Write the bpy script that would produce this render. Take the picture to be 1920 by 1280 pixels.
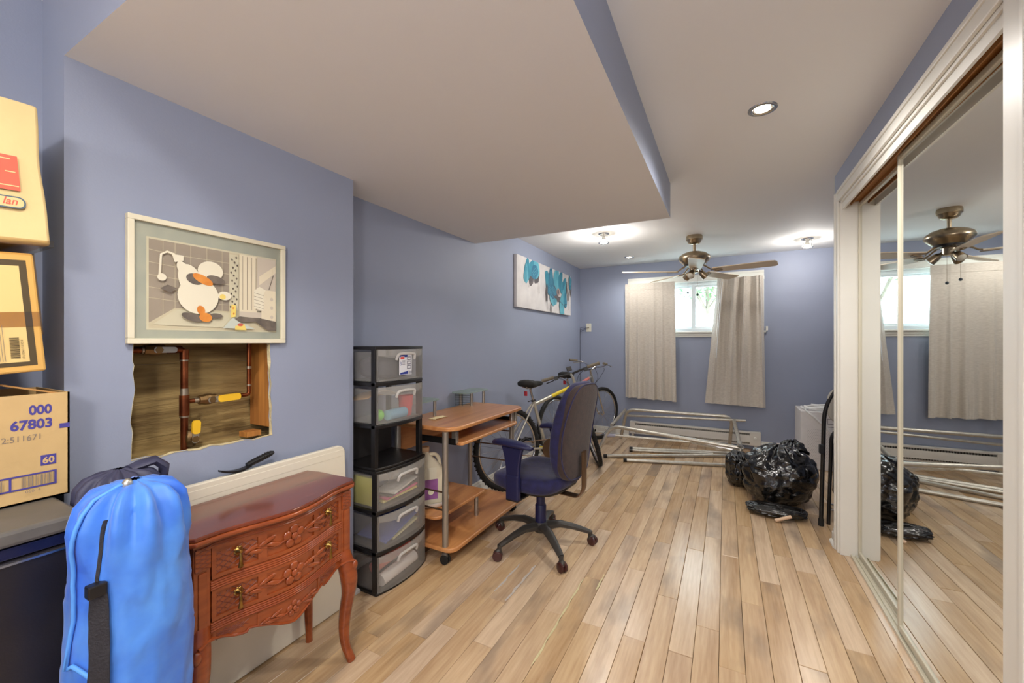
import bpy, bmesh, math, random
from mathutils import Matrix, Vector, noise as mnoise
random.seed(7)
PI = math.pi
SC = bpy.context.scene
for o in list(bpy.data.objects): bpy.data.objects.remove(o)

# ------------------------------------------------------------------ camera
FPX = 761.6
cam_d = bpy.data.cameras.new('camera'); cam = bpy.data.objects.new('camera', cam_d)
SC.collection.objects.link(cam); SC.camera = cam
cam_d.sensor_width = 36.0; cam_d.lens = 36.0 * FPX / 1920.0; cam_d.clip_start = 0.02
CAM_YAW = math.atan2(400, FPX)
cam.location = (0, 0, 1.25); cam.rotation_euler = (PI / 2, 0, CAM_YAW)

# ------------------------------------------------------------------ world / exposure
w = bpy.data.worlds.new('world'); SC.world = w; w.use_nodes = True
nt = w.node_tree; nt.nodes.clear()
wo = nt.nodes.new('ShaderNodeOutputWorld'); bg = nt.nodes.new('ShaderNodeBackground')
bg.inputs[0].default_value = (0.80, 0.91, 1.0, 1); bg.inputs[1].default_value = 6.5
nt.links.new(bg.outputs[0], wo.inputs[0])
vs = SC.view_settings
SC.display_settings.display_device = 'sRGB'
vs.view_transform = 'Standard'; vs.look = 'None'; vs.gamma = 1.0; vs.use_curve_mapping = False
vs.exposure = 0.92

# ------------------------------------------------------------------ room numbers
WX_L = -1.81      # left wall plane
BX = -1.637       # face of the pipe chase
BY0, BY1 = 0.423, 1.42
WY = 5.50         # far wall plane
RX = 0.60         # closet wall plane
CZ = 2.27         # ceiling
SZ = 2.05         # underside of dropped soffit
SX1, SY0, SY1 = -0.315, 0.423, 2.80
YB = -2.6         # wall behind the camera
XR = 1.75         # right wall of the alcove

# lamps: position, power
LAMPS = [((0.145, 2.09), 30), ((-1.03, 5.01), 11), ((0.72, 4.93), 7), ((-1.02, 3.81), 9)]
REAR_LAMPS = [((-0.62, 0.20), 30)]
FILL_GLOBES = [((0.05, -0.80, 1.80), 30), ((-0.35, -2.15, 1.80), 30)]   # unseen globes added behind the camera to brighten the room
LAMP_COL = (1.0, 0.955, 0.90)

# ------------------------------------------------------------------ helpers
COL = SC.collection
def lin(c):
    return tuple(((v / 255) / 12.92 if v / 255 <= 0.04045 else ((v / 255 + 0.055) / 1.055) ** 2.4) for v in c) + (1,)

MATS = {}
def mat(name, rgb, rough=0.5, metal=0.0, var=0.0, vscale=6.0, bump=0.0, bscale=60.0, spec=0.5, coat=0.0,
        trans=0.0, emit=0.0, rgb2=None, stretch=(1, 1, 1), sheen=0.0, sub=0.0, perobj=0.0, alpha=1.0, vdetail=4.0):
    if name in MATS: return MATS[name]
    m = bpy.data.materials.new(name); m.use_nodes = True; MATS[name] = m
    t = m.node_tree; b = t.nodes['Principled BSDF']; L = t.links.new
    b.inputs['Roughness'].default_value = rough; b.inputs['Metallic'].default_value = metal
    b.inputs['Specular IOR Level'].default_value = spec
    b.inputs['Coat Weight'].default_value = coat; b.inputs['Coat Roughness'].default_value = 0.08
    b.inputs['Transmission Weight'].default_value = trans
    b.inputs['Sheen Weight'].default_value = sheen
    b.inputs['Alpha'].default_value = alpha
    c = lin(rgb)
    b.inputs['Base Color'].default_value = c
    if emit:
        b.inputs['Emission Color'].default_value = c; b.inputs['Emission Strength'].default_value = emit
    if var or rgb2 or bump or perobj:
        tc = t.nodes.new('ShaderNodeTexCoord'); mp = t.nodes.new('ShaderNodeMapping')
        mp.inputs['Scale'].default_value = stretch
        L(tc.outputs['Object'], mp.inputs['Vector'])
        src = mp.outputs['Vector']
        if perobj:
            oi = t.nodes.new('ShaderNodeObjectInfo'); mu = t.nodes.new('ShaderNodeVectorMath'); mu.operation = 'ADD'
            sc_ = t.nodes.new('ShaderNodeMath'); sc_.operation = 'MULTIPLY'; sc_.inputs[1].default_value = 37.0
            L(oi.outputs['Random'], sc_.inputs[0]); L(src, mu.inputs[0]); L(sc_.outputs[0], mu.inputs[1]); src = mu.outputs[0]
    if var or rgb2:
        n = t.nodes.new('ShaderNodeTexNoise'); n.inputs['Scale'].default_value = vscale; n.inputs['Detail'].default_value = vdetail
        L(src, n.inputs['Vector'])
        r = t.nodes.new('ShaderNodeValToRGB'); L(n.outputs['Fac'], r.inputs[0])
        r.color_ramp.elements[0].position = 0.3; r.color_ramp.elements[1].position = 0.7
        if rgb2:
            r.color_ramp.elements[0].color = lin(rgb2); r.color_ramp.elements[1].color = c
        else:
            r.color_ramp.elements[0].color = tuple(v * (1 - var) for v in c[:3]) + (1,)
            r.color_ramp.elements[1].color = tuple(min(1, v * (1 + var)) for v in c[:3]) + (1,)
        L(r.outputs[0], b.inputs['Base Color'])
    if bump:
        n2 = t.nodes.new('ShaderNodeTexNoise'); n2.inputs['Scale'].default_value = bscale; n2.inputs['Detail'].default_value = 3
        L(src, n2.inputs['Vector'])
        bp = t.nodes.new('ShaderNodeBump'); bp.inputs['Strength'].default_value = bump; bp.inputs['Distance'].default_value = 0.01
        L(n2.outputs['Fac'], bp.inputs['Height']); L(bp.outputs[0], b.inputs['Normal'])
    return m

def wood(name, light, dark, axis='Y', rough=0.35, ring=9.0, perobj=True, tint=0.0, coat=0.0, bump=0.05, lines=60.0, blotch=None, spec=0.5):
    """wood grain running along one axis"""
    if name in MATS: return MATS[name]
    m = bpy.data.materials.new(name); m.use_nodes = True; MATS[name] = m
    t = m.node_tree; b = t.nodes['Principled BSDF']; L = t.links.new; N = t.nodes.new
    b.inputs['Roughness'].default_value = rough; b.inputs['Coat Weight'].default_value = coat
    b.inputs['Coat Roughness'].default_value = 0.12; b.inputs['Specular IOR Level'].default_value = spec
    tc = N('ShaderNodeTexCoord'); mp = N('ShaderNodeMapping'); L(tc.outputs['Object'], mp.inputs['Vector'])
    s = {'X': (0.07, 1, 1), 'Y': (1, 0.07, 1), 'Z': (1, 1, 0.07)}[axis]
    mp.inputs['Scale'].default_value = s
    src = mp.outputs[0]
    oi = N('ShaderNodeObjectInfo')
    if perobj:
        m1 = N('ShaderNodeMath'); m1.operation = 'MULTIPLY'; m1.inputs[1].default_value = 53.0; L(oi.outputs['Random'], m1.inputs[0])
        ad = N('ShaderNodeVectorMath'); L(src, ad.inputs[0]); L(m1.outputs[0], ad.inputs[1]); src = ad.outputs[0]
    n1 = N('ShaderNodeTexNoise'); n1.inputs['Scale'].default_value = ring; n1.inputs['Detail'].default_value = 5; n1.inputs['Distortion'].default_value = 1.2
    L(src, n1.inputs['Vector'])
    n2 = N('ShaderNodeTexNoise'); n2.inputs['Scale'].default_value = lines; n2.inputs['Detail'].default_value = 3
    L(src, n2.inputs['Vector'])
    mx = N('ShaderNodeMath'); mx.operation = 'MULTIPLY_ADD'; mx.inputs[1].default_value = 0.35; L(n2.outputs['Fac'], mx.inputs[0])
    sb = N('ShaderNodeMath'); sb.operation = 'MULTIPLY'; sb.inputs[1].default_value = 0.65; L(n1.outputs['Fac'], sb.inputs[0]); L(sb.outputs[0], mx.inputs[2])
    r = N('ShaderNodeValToRGB'); L(mx.outputs[0], r.inputs[0])
    r.color_ramp.elements[0].position = 0.33; r.color_ramp.elements[0].color = lin(dark)
    r.color_ramp.elements[1].position = 0.62; r.color_ramp.elements[1].color = lin(light)
    out = r.outputs[0]
    if blotch:
        n3 = N('ShaderNodeTexNoise'); n3.inputs['Scale'].default_value = 5.0; n3.inputs['Detail'].default_value = 4
        mp2 = N('ShaderNodeMapping'); mp2.inputs['Scale'].default_value = (1, 0.35, 1); L(tc.outputs['Object'], mp2.inputs['Vector'])
        ad2 = N('ShaderNodeVectorMath'); L(mp2.outputs[0], ad2.inputs[0]); L(m1.outputs[0], ad2.inputs[1]); L(ad2.outputs[0], n3.inputs['Vector'])
        r3 = N('ShaderNodeValToRGB'); r3.color_ramp.elements[0].position = 0.54; r3.color_ramp.elements[1].position = 0.74
        r3.color_ramp.elements[0].color = (0, 0, 0, 1); r3.color_ramp.elements[1].color = (0.75, 0.75, 0.75, 1); L(n3.outputs['Fac'], r3.inputs[0])
        mb_ = N('ShaderNodeMixRGB'); L(r3.outputs[0], mb_.inputs[0]); L(out, mb_.inputs[1]); mb_.inputs[2].default_value = lin(blotch); out = mb_.outputs[0]
    if tint:
        hs = N('ShaderNodeHueSaturation'); L(out, hs.inputs['Color'])
        mr = N('ShaderNodeMapRange'); mr.inputs['To Min'].default_value = 1 - tint; mr.inputs['To Max'].default_value = 1 + tint
        L(oi.outputs['Random'], mr.inputs['Value']); L(mr.outputs[0], hs.inputs['Value'])
        mr2 = N('ShaderNodeMapRange'); mr2.inputs['To Min'].default_value = 1.1; mr2.inputs['To Max'].default_value = 0.8
        L(oi.outputs['Random'], mr2.inputs['Value']); L(mr2.outputs[0], hs.inputs['Saturation'])
        out = hs.outputs[0]
    L(out, b.inputs['Base Color'])
    if bump:
        bp = N('ShaderNodeBump'); bp.inputs['Strength'].default_value = bump; bp.inputs['Distance'].default_value = 0.004
        L(n2.outputs['Fac'], bp.inputs['Height']); L(bp.outputs[0], b.inputs['Normal'])
    return m

def clear(name, tint=(235, 240, 242), fac=0.2, rough=0.1, body=None, bodyfac=0.0):
    """see-through sheet: transparent mixed with gloss and, for frosted plastic, a diffuse body"""
    if name in MATS: return MATS[name]
    m = bpy.data.materials.new(name); m.use_nodes = True; MATS[name] = m
    t = m.node_tree; t.nodes.clear(); N = t.nodes.new; L = t.links.new
    o = N('ShaderNodeOutputMaterial'); tr = N('ShaderNodeBsdfTransparent'); tr.inputs[0].default_value = lin(tint)
    gl = N('ShaderNodeBsdfGlossy'); gl.inputs['Roughness'].default_value = rough
    fr = N('ShaderNodeLayerWeight'); fr.inputs[0].default_value = 0.5
    pw_ = N('ShaderNodeMath'); pw_.operation = 'POWER'; pw_.inputs[1].default_value = 4.0; L(fr.outputs['Facing'], pw_.inputs[0])
    ml = N('ShaderNodeMath'); ml.operation = 'MULTIPLY_ADD'; ml.inputs[1].default_value = 0.6; ml.inputs[2].default_value = fac * 0.2; ml.use_clamp = True; L(pw_.outputs[0], ml.inputs[0])
    base = tr.outputs[0]
    if body:
        df = N('ShaderNodeBsdfDiffuse'); df.inputs[0].default_value = lin(body)
        tl = N('ShaderNodeBsdfTranslucent'); tl.inputs[0].default_value = lin(body)
        a1 = N('ShaderNodeMixShader'); a1.inputs[0].default_value = 0.4; L(df.outputs[0], a1.inputs[1]); L(tl.outputs[0], a1.inputs[2])
        a2 = N('ShaderNodeMixShader'); a2.inputs[0].default_value = bodyfac; L(base, a2.inputs[1]); L(a1.outputs[0], a2.inputs[2]); base = a2.outputs[0]
    mx = N('ShaderNodeMixShader'); L(ml.outputs[0], mx.inputs[0]); L(base, mx.inputs[1]); L(gl.outputs[0], mx.inputs[2])
    L(mx.outputs[0], o.inputs[0])
    return m

class MB:
    def __init__(s, T=None): s.v = []; s.f = []; s.mi = []; s.T = T; s.cur = 0
    def add(s, vs, fs):
        b = len(s.v)
        for p in vs:
            p = Vector(p)
            s.v.append(tuple(s.T @ p) if s.T is not None else tuple(p))
        for f in fs: s.f.append(tuple(b + i for i in f)); s.mi.append(s.cur)
        return s
    def box(s, a, b):
        x0, y0, z0 = (min(a[i], b[i]) for i in range(3)); x1, y1, z1 = (max(a[i], b[i]) for i in range(3))
        return s.add([(x0,y0,z0),(x1,y0,z0),(x1,y1,z0),(x0,y1,z0),(x0,y0,z1),(x1,y0,z1),(x1,y1,z1),(x0,y1,z1)],
                     [(0,3,2,1),(4,5,6,7),(0,1,5,4),(1,2,6,5),(2,3,7,6),(3,0,4,7)])
    def cbox(s, c, d): return s.box([c[i]-d[i]/2 for i in range(3)], [c[i]+d[i]/2 for i in range(3)])
    def frame(s, p, d):
        d = Vector(d).normalized(); a = Vector((0,0,1)) if abs(d.z) < 0.9 else Vector((1,0,0))
        u = d.cross(a).normalized(); return u, d.cross(u).normalized()
    def sweep(s, pts, rad, n=10, closed=False, caps=True, sx=1.0, sy=1.0, rot=0.0):
        """tube along points; rad number or list; parallel-transport frames"""
        P = [Vector(p) for p in pts]; m = len(P)
        R = [rad] * m if not isinstance(rad, (list, tuple)) else list(rad)
        tan = []
        for i in range(m):
            if closed: d = P[(i+1) % m] - P[i-1]
            else: d = P[min(i+1, m-1)] - P[max(i-1, 0)]
            tan.append(d.normalized() if d.length > 1e-9 else Vector((0,0,1)))
        u, v = s.frame(P[0], tan[0]); vs = []
        for i in range(m):
            if i:
                u = u - tan[i] * u.dot(tan[i])
                u = u.normalized() if u.length > 1e-6 else s.frame(P[i], tan[i])[0]
                v = tan[i].cross(u)
            for k in range(n):
                a = 2*PI*k/n + rot
                vs.append(P[i] + u*(R[i]*sx*math.cos(a)) + v*(R[i]*sy*math.sin(a)))
        fs = []
        for i in range(m if closed else m-1):
            j = (i+1) % m
            for k in range(n): fs.append((i*n+k, i*n+(k+1) % n, j*n+(k+1) % n, j*n+k))
        if caps and not closed:
            fs.append(tuple(reversed(range(n)))); fs.append(tuple((m-1)*n+k for k in range(n)))
        return s.add(vs, fs)
    def cyl(s, a, b, r, r2=None, n=14): return s.sweep([a, b], [r, r if r2 is None else r2], n)
    def lathe(s, prof, c=(0,0,0), n=24, axis=None, caps=True):
        """profile of (r, h) about +Z (or given axis) through c"""
        vs = []; m = len(prof)
        M = Matrix.Identity(3) if axis is None else Vector((0,0,1)).rotation_difference(Vector(axis)).to_matrix()
        c = Vector(c)
        for r, h in prof:
            for k in range(n):
                a = 2*PI*k/n; vs.append(c + M @ Vector((r*math.cos(a), r*math.sin(a), h)))
        fs = [(i*n+k, i*n+(k+1) % n, (i+1)*n+(k+1) % n, (i+1)*n+k) for i in range(m-1) for k in range(n)]
        if caps: fs += [tuple(reversed(range(n))), tuple((m-1)*n+k for k in range(n))]
        return s.add(vs, fs)
    def torus(s, c, R, r, axis=(0,0,1), n=36, k=8):
        M = Vector((0,0,1)).rotation_difference(Vector(axis)).to_matrix(); c = Vector(c)
        return s.sweep([c + M @ Vector((R*math.cos(2*PI*i/n), R*math.sin(2*PI*i/n), 0)) for i in range(n)], r, k, closed=True)
    def ell(s, c, d, e1=1.0, e2=1.0, nu=20, nv=12, fn=None, M=None):
        """superellipsoid, d = half sizes"""
        sp = lambda w, e: math.copysign(abs(w)**e, w)
        vs = []; c = Vector(c)
        for j in range(nv+1):
            ph = -PI/2 + PI*j/nv
            for i in range(nu):
                th = 2*PI*i/nu
                p = Vector((d[0]*sp(math.cos(ph),e1)*sp(math.cos(th),e2), d[1]*sp(math.cos(ph),e1)*sp(math.sin(th),e2), d[2]*sp(math.sin(ph),e1)))
                if fn: p = Vector(fn(p))
                if M is not None: p = M @ p
                vs.append(c + p)
        fs = [(j*nu+i, j*nu+(i+1) % nu, (j+1)*nu+(i+1) % nu, (j+1)*nu+i) for j in range(nv) for i in range(nu)]
        return s.add(vs, fs)
    def prism(s, poly, fn0, fn1):
        """closed outline, two mappings (2D -> 3D) for its two faces"""
        n = len(poly); vs = [fn0(p) for p in poly] + [fn1(p) for p in poly]
        return s.add(vs, [tuple(reversed(range(n))), tuple(range(n, 2*n))] + [(i, (i+1) % n, n+(i+1) % n, n+i) for i in range(n)])
    def slab(s, poly, z0, z1): return s.prism(poly, lambda p: (p[0], p[1], z0), lambda p: (p[0], p[1], z1))
    def grid(s, fn, nu, nv, close_u=False):
        vs = [fn(i/nu, j/nv) for j in range(nv+1) for i in range(nu if close_u else nu+1)]
        W = nu if close_u else nu+1
        return s.add(vs, [(j*W+i, j*W+(i+1) % W, (j+1)*W+(i+1) % W, (j+1)*W+i) for j in range(nv) for i in range(nu)])
    def solid(s, fa, fb, nu, nv):
        """closed solid between two grid surfaces"""
        W = nu+1; A = [fa(i/nu, j/nv) for j in range(nv+1) for i in range(W)]; B = [fb(i/nu, j/nv) for j in range(nv+1) for i in range(W)]
        o = len(A); q = lambda i, j: j*W+i; fs = []
        for j in range(nv):
            for i in range(nu):
                fs.append((q(i,j), q(i+1,j), q(i+1,j+1), q(i,j+1))); fs.append((o+q(i,j), o+q(i,j+1), o+q(i+1,j+1), o+q(i+1,j)))
        for i in range(nu):
            fs.append((q(i,0), o+q(i,0), o+q(i+1,0), q(i+1,0))); fs.append((q(i,nv), q(i+1,nv), o+q(i+1,nv), o+q(i,nv)))
        for j in range(nv):
            fs.append((q(0,j), q(0,j+1), o+q(0,j+1), o+q(0,j))); fs.append((q(nu,j), o+q(nu,j), o+q(nu,j+1), q(nu,j+1)))
        return s.add(A+B, fs)
    def build(s, name, m, parent=None, smooth=40, bevel=0.0, bseg=2, world=False, sub=0, solidify=0.0, fixn=True):
        me = bpy.data.meshes.new(name)
        off = Vector((0,0,0))
        if world and parent is not None: off = root_of(parent).location
        me.from_pydata([tuple(Vector(p)-off) for p in s.v], [], s.f)
        ms = m if isinstance(m, (list, tuple)) else [m]
        for q in ms: me.materials.append(q)
        if len(ms) > 1: me.polygons.foreach_set('material_index', s.mi)
        if fixn:
            bm = bmesh.new(); bm.from_mesh(me); bmesh.ops.recalc_face_normals(bm, faces=bm.faces); bm.to_mesh(me); bm.free()
        if smooth:
            me.polygons.foreach_set('use_smooth', [True]*len(me.polygons)); me.set_sharp_from_angle(angle=math.radians(smooth))
        me.update()
        o = bpy.data.objects.new(name, me); COL.objects.link(o)
        if parent is not None: o.parent = parent
        if solidify:
            q = o.modifiers.new('s', 'SOLIDIFY'); q.thickness = solidify; q.offset = 0
        if bevel:
            q = o.modifiers.new('b', 'BEVEL'); q.width = bevel; q.segments = bseg; q.limit_method = 'ANGLE'; q.angle_limit = math.radians(40)
        if sub:
            q = o.modifiers.new('u', 'SUBSURF'); q.levels = sub; q.render_levels = sub
        return o

def root_of(o):
    while o.parent is not None: o = o.parent
    return o
def tag(o, label, cat, group=None):
    o['label'] = label; o['category'] = cat
    if group: o['group'] = group
    return o
def thing(name, label, cat, loc=(0,0,0), rz=0.0, group=None):
    o = bpy.data.objects.new(name, None); COL.objects.link(o); o.empty_display_size = 0.05
    o.location = loc; o.rotation_euler = (0, 0, rz)
    return tag(o, label, cat, group)
def struct(o): o['kind'] = 'structure'; return o
def copy_thing(root, loc, rz=None):
    r = root.copy(); COL.objects.link(r); r.location = loc
    if rz is not None: r.rotation_euler = (0, 0, rz)
    for ch in list(root.children):
        c = ch.copy(); COL.objects.link(c); c.parent = r
        for g in list(ch.children):
            d = g.copy(); COL.objects.link(d); d.parent = c
    return r
def arc(c, r, a0, a1, n, plane='xy'):
    out = []
    for i in range(n+1):
        a = a0 + (a1-a0)*i/n; p, q = r*math.cos(a), r*math.sin(a)
        out.append({'xy': (c[0]+p, c[1]+q, c[2]), 'xz': (c[0]+p, c[1], c[2]+q), 'yz': (c[0], c[1]+p, c[2]+q)}[plane])
    return out
def fillet(pts, r, n=5):
    """round the inner corners of a polyline"""
    P = [Vector(p) for p in pts]; out = [P[0]]
    for i in range(1, len(P)-1):
        a = (P[i-1]-P[i]); b = (P[i+1]-P[i]); q = min(r, a.length*0.45, b.length*0.45)
        A = P[i]+a.normalized()*q; B = P[i]+b.normalized()*q
        for k in range(n+1):
            t = k/n; out.append(A*(1-t)**2 + P[i]*2*t*(1-t) + B*t*t)
    out.append(P[-1]); return out
def rrect(x0, y0, x1, y1, r, n=5):
    rs = r if isinstance(r, (list, tuple)) else [r]*4; o = []
    for (cx, cy, a, q) in ((x1-rs[0], y1-rs[0], 0, rs[0]), (x0+rs[1], y1-rs[1], 90, rs[1]), (x0+rs[2], y0+rs[2], 180, rs[2]), (x1-rs[3], y0+rs[3], 270, rs[3])):
        for k in range(n+1):
            t = math.radians(a+90*k/n); o.append((cx+q*math.cos(t), cy+q*math.sin(t)))
    return o
def nz(p, s=1.0, seed=0.0): return mnoise.noise(Vector(p)*s + Vector((seed, seed*1.7, seed*0.3)))

_txt = {}
def text_geo(body, size=1.0, bold=0.0, shear=0.0):
    cu = bpy.data.curves.new('t', 'FONT'); cu.body = body; cu.size = size; cu.offset = bold; cu.shear = shear; cu.resolution_u = 3
    o = bpy.data.objects.new('t', cu); COL.objects.link(o)
    dg = bpy.context.evaluated_depsgraph_get(); me = o.evaluated_get(dg).to_mesh()
    vs = [tuple(v.co) for v in me.vertices]; fs = [tuple(p.vertices) for p in me.polygons]
    o.evaluated_get(dg).to_mesh_clear(); bpy.data.objects.remove(o); bpy.data.curves.remove(cu)
    return vs, fs

class Sheet:
    """flat print on a plane: origin, two axes (metres), normal; layers step 0.15 mm"""
    def __init__(s, o, u, v, step=0.00016, base=0.0004):
        s.o = Vector(o); s.u = Vector(u).normalized(); s.v = Vector(v).normalized(); s.n = s.u.cross(s.v); s.step = step; s.base = base; s.g = {}; s.ord = []
        s.k = 0
    def pt(s, p, k): return s.o + s.u*p[0] + s.v*p[1] + s.n*(s.base + s.step*k)
    def mb(s, m):
        if m.name not in s.g: s.g[m.name] = (MB(), m)
        return s.g[m.name][0]
    def poly(s, pts, m):
        s.k += 1; s.mb(m).add([s.pt(p, s.k) for p in pts], [tuple(range(len(pts)))])
    def rect(s, x0, y0, x1, y1, m): s.poly([(x0,y0),(x1,y0),(x1,y1),(x0,y1)], m)
    def ell(s, cx, cy, rx, ry, m, rot=0, n=24):
        c, q = math.cos(rot), math.sin(rot)
        s.poly([(cx+rx*math.cos(2*PI*i/n)*c-ry*math.sin(2*PI*i/n)*q, cy+rx*math.cos(2*PI*i/n)*q+ry*math.sin(2*PI*i/n)*c) for i in range(n)], m)
    def line(s, pts, w_, m):
        s.k += 1; L_, R_ = [], []
        for i, p in enumerate(pts):
            a = pts[max(i-1, 0)]; b = pts[min(i+1, len(pts)-1)]; dx, dy = b[0]-a[0], b[1]-a[1]; l = math.hypot(dx, dy) or 1
            L_.append((p[0]-dy/l*w_/2, p[1]+dx/l*w_/2)); R_.append((p[0]+dy/l*w_/2, p[1]-dx/l*w_/2))
        n = len(pts)
        s.mb(m).add([s.pt(p, s.k) for p in L_+R_], [(i, i+1, n+i+1, n+i) for i in range(n-1)])
    def text(s, body, x, y, size, m, bold=0.0, shear=0.0, sx=1.0, rot=0.0):
        s.k += 1; vs, fs = text_geo(body, size, bold, shear); c, q = math.cos(rot), math.sin(rot)
        s.mb(m).add([s.pt((x+(p[0]*sx)*c-p[1]*q, y+(p[0]*sx)*q+p[1]*c), s.k) for p in vs], fs)
    def done(s, parent, name='print', world=True):
        """all ink of one sheet as one flat part"""
        b = MB(); ms = []
        for nm, (q, m) in s.g.items():
            b.cur = len(ms); ms.append(m); b.add(q.v, q.f)
        o = b.build(name, ms, parent, smooth=0, world=world, fixn=False); o['kind'] = 'stuff'; return o
# ------------------------------------------------------------------ materials of the setting
paint = mat('blue_wall_paint', (150, 158, 179), rough=0.55, var=0.03, vscale=1.5, bump=0.04, bscale=180)
white_ceiling = mat('ceiling_paint', (232, 232, 232), rough=0.8, bump=0.03, bscale=90)
trim_white = mat('trim_white', (226, 224, 216), rough=0.4, var=0.03, vscale=3)
vinyl = mat('white_vinyl', (232, 238, 242), rough=0.35)
plank_m = wood('plank_oak', (212, 182, 144), (176, 142, 106), 'Y', rough=0.25, ring=7, tint=0.11, bump=0.03, lines=85, blotch=(128, 112, 98), spec=0.5)
sub_m = mat('subfloor', (62, 46, 32), rough=0.9)
gypsum = mat('torn_gypsum', (214, 200, 158), rough=0.95, bump=0.5, bscale=90, var=0.15, vscale=40)
concrete = mat('old_board_formed_concrete', (176, 150, 96), rough=0.9, rgb2=(96, 72, 38), vscale=5.0, stretch=(1, 0.5, 4.0), bump=0.6, bscale=28, vdetail=9)
stud_m = wood('old_stud_wood', (196, 132, 60), (136, 82, 34), 'Z', rough=0.7)
glass_m = clear('window_glass', (244, 250, 250), fac=0.18, rough=0.02)
mirror_m = mat('mirror_silver', (232, 234, 232), rough=0.015, metal=1.0)
alu = mat('brushed_aluminium', (196, 190, 180), rough=0.32, metal=1.0, var=0.05, vscale=20, stretch=(1, 1, 0.05))
nickel = mat('brushed_nickel', (168, 152, 128), rough=0.28, metal=1.0)
chrome = mat('chrome', (205, 205, 205), rough=0.15, metal=1.0)
black_plastic = mat('black_plastic', (22, 20, 20), rough=0.38)
black_rubber = mat('black_rubber', (26, 25, 24), rough=0.75)
white_plastic = mat('white_plastic', (232, 230, 224), rough=0.4)

# ------------------------------------------------------------------ floor and its planks
fl = struct(MB().box((-2.0, YB-0.1, -0.12), (XR+0.1, WY+0.1, -0.016)).build('floor', sub_m, smooth=0))
PW = 0.0911; X0 = -0.205
known = {-1.49: 1.366, -1.31: 1.19, -1.125: 1.45, -1.03: 1.706, -0.947: 1.429, -0.85: 2.033, -0.757: 1.751, -0.666: 2.1, -0.57: 1.751,
         -0.48: 2.29, -0.387: 1.753, -0.295: 2.115, -0.205: 1.752, -0.112: 1.966, -0.018: 2.685, 0.075: 2.244, 0.165: 2.485,
         0.258: 1.907, 0.353: 2.689, 0.444: 2.097, 0.532: 2.69}
off = {round((x-X0)/PW): y for x, y in known.items()}
rear = MB()
def plank_mesh(mb, w, l, tilt=0.0):
    g = 0.0008; b = 0.0014; hw, hl = w/2-g, l/2-g
    zt = lambda y: tilt*(y/hl)*0.5
    mb.add([(-hw,-hl,-0.014),(hw,-hl,-0.014),(hw,hl,-0.014),(-hw,hl,-0.014)] +
           [(-hw,-hl,-0.0012+zt(-hl)),(hw,-hl,-0.0012+zt(-hl)),(hw,hl,-0.0012+zt(hl)),(-hw,hl,-0.0012+zt(hl))] +
           [(-hw+b,-hl+b,zt(-hl)),(hw-b,-hl+b,zt(-hl)),(hw-b,hl-b,zt(hl)),(-hw+b,hl-b,zt(hl))],
           [(0,1,5,4),(1,2,6,5),(2,3,7,6),(3,0,4,7),(4,5,9,8),(5,6,10,9),(6,7,11,10),(7,4,8,11),(8,9,10,11)])
rp = random.Random(3)
for k in range(-18, 22):
    xa = max(X0+PW*k, -1.81); xb = min(X0+PW*(k+1), XR)
    if xb - xa < 0.01: continue
    y = off.get(k, 1.2+rp.random()*0.925)
    while y > YB: y -= 0.925
    while y < WY:
        ya, yb = max(y, YB), min(y+0.925, WY); y += 0.925
        if yb-ya < 0.01: continue
        if xa > 0.75 and yb < 3.1: continue
        cx, cy = (xa+xb)/2, (ya+yb)/2
        if yb < 0.75:
            T = Matrix.Translation((cx, cy, 0)); rear.T = T; plank_mesh(rear, xb-xa, yb-ya); continue
        mb = MB(); tilt = rp.uniform(-0.0008, 0.0008)
        if k == -1 and ya > 1.6 and ya < 1.8: tilt = -0.003
        if (k == 0 or k == 5) and abs(ya-(1.752 if k == 0 else 1.907)) < 0.1: tilt = -0.0035
        plank_mesh(mb, xb-xa, yb-ya, tilt)
        o = mb.build('plank', plank_m, fl, smooth=0); o.location = (cx, cy, rp.uniform(-0.0007, 0))
rear.T = None
ro = rear.build('rear_planks', plank_m, fl, smooth=0); ro['kind'] = 'stuff'
glue_m = mat('dried_glue', (206, 196, 150), rough=0.6, var=0.1, vscale=30)
def streak(pts, w_, m=glue_m):
    mb = MB(); n = len(pts); vs = []
    for i, (x, y) in enumerate(pts):
        q = w_*(0.35+0.65*abs(math.sin(i*2.1+w_*300)))*(0.4 if i in (0, n-1) else 1)
        vs += [(x-q/2, y, 0.0009), (x+q/2, y, 0.0009)]
    mb.add(vs, [(2*i, 2*i+1, 2*i+3, 2*i+2) for i in range(n-1)]); mb.build('glue_streak', m, fl, smooth=0)
grey_glue = mat('grey_residue', (190, 180, 170), rough=0.7, var=0.15, vscale=40)
streak([(-0.94+0.002*(i % 3), 1.72+i*0.035) for i in range(11)], 0.016, grey_glue)
streak([(-1.025+0.002*(i % 4), 1.76+i*0.035) for i in range(9)], 0.013, grey_glue)
streak([(-1.03+i*0.009, 1.703) for i in range(10)], 0.012, grey_glue)
streak([(-0.663+0.002*(i % 3), 1.42+i*0.05) for i in range(14)], 0.010)
streak([(-0.576+0.002*(i % 2), 2.0+i*0.04) for i in range(5)], 0.010)

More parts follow.
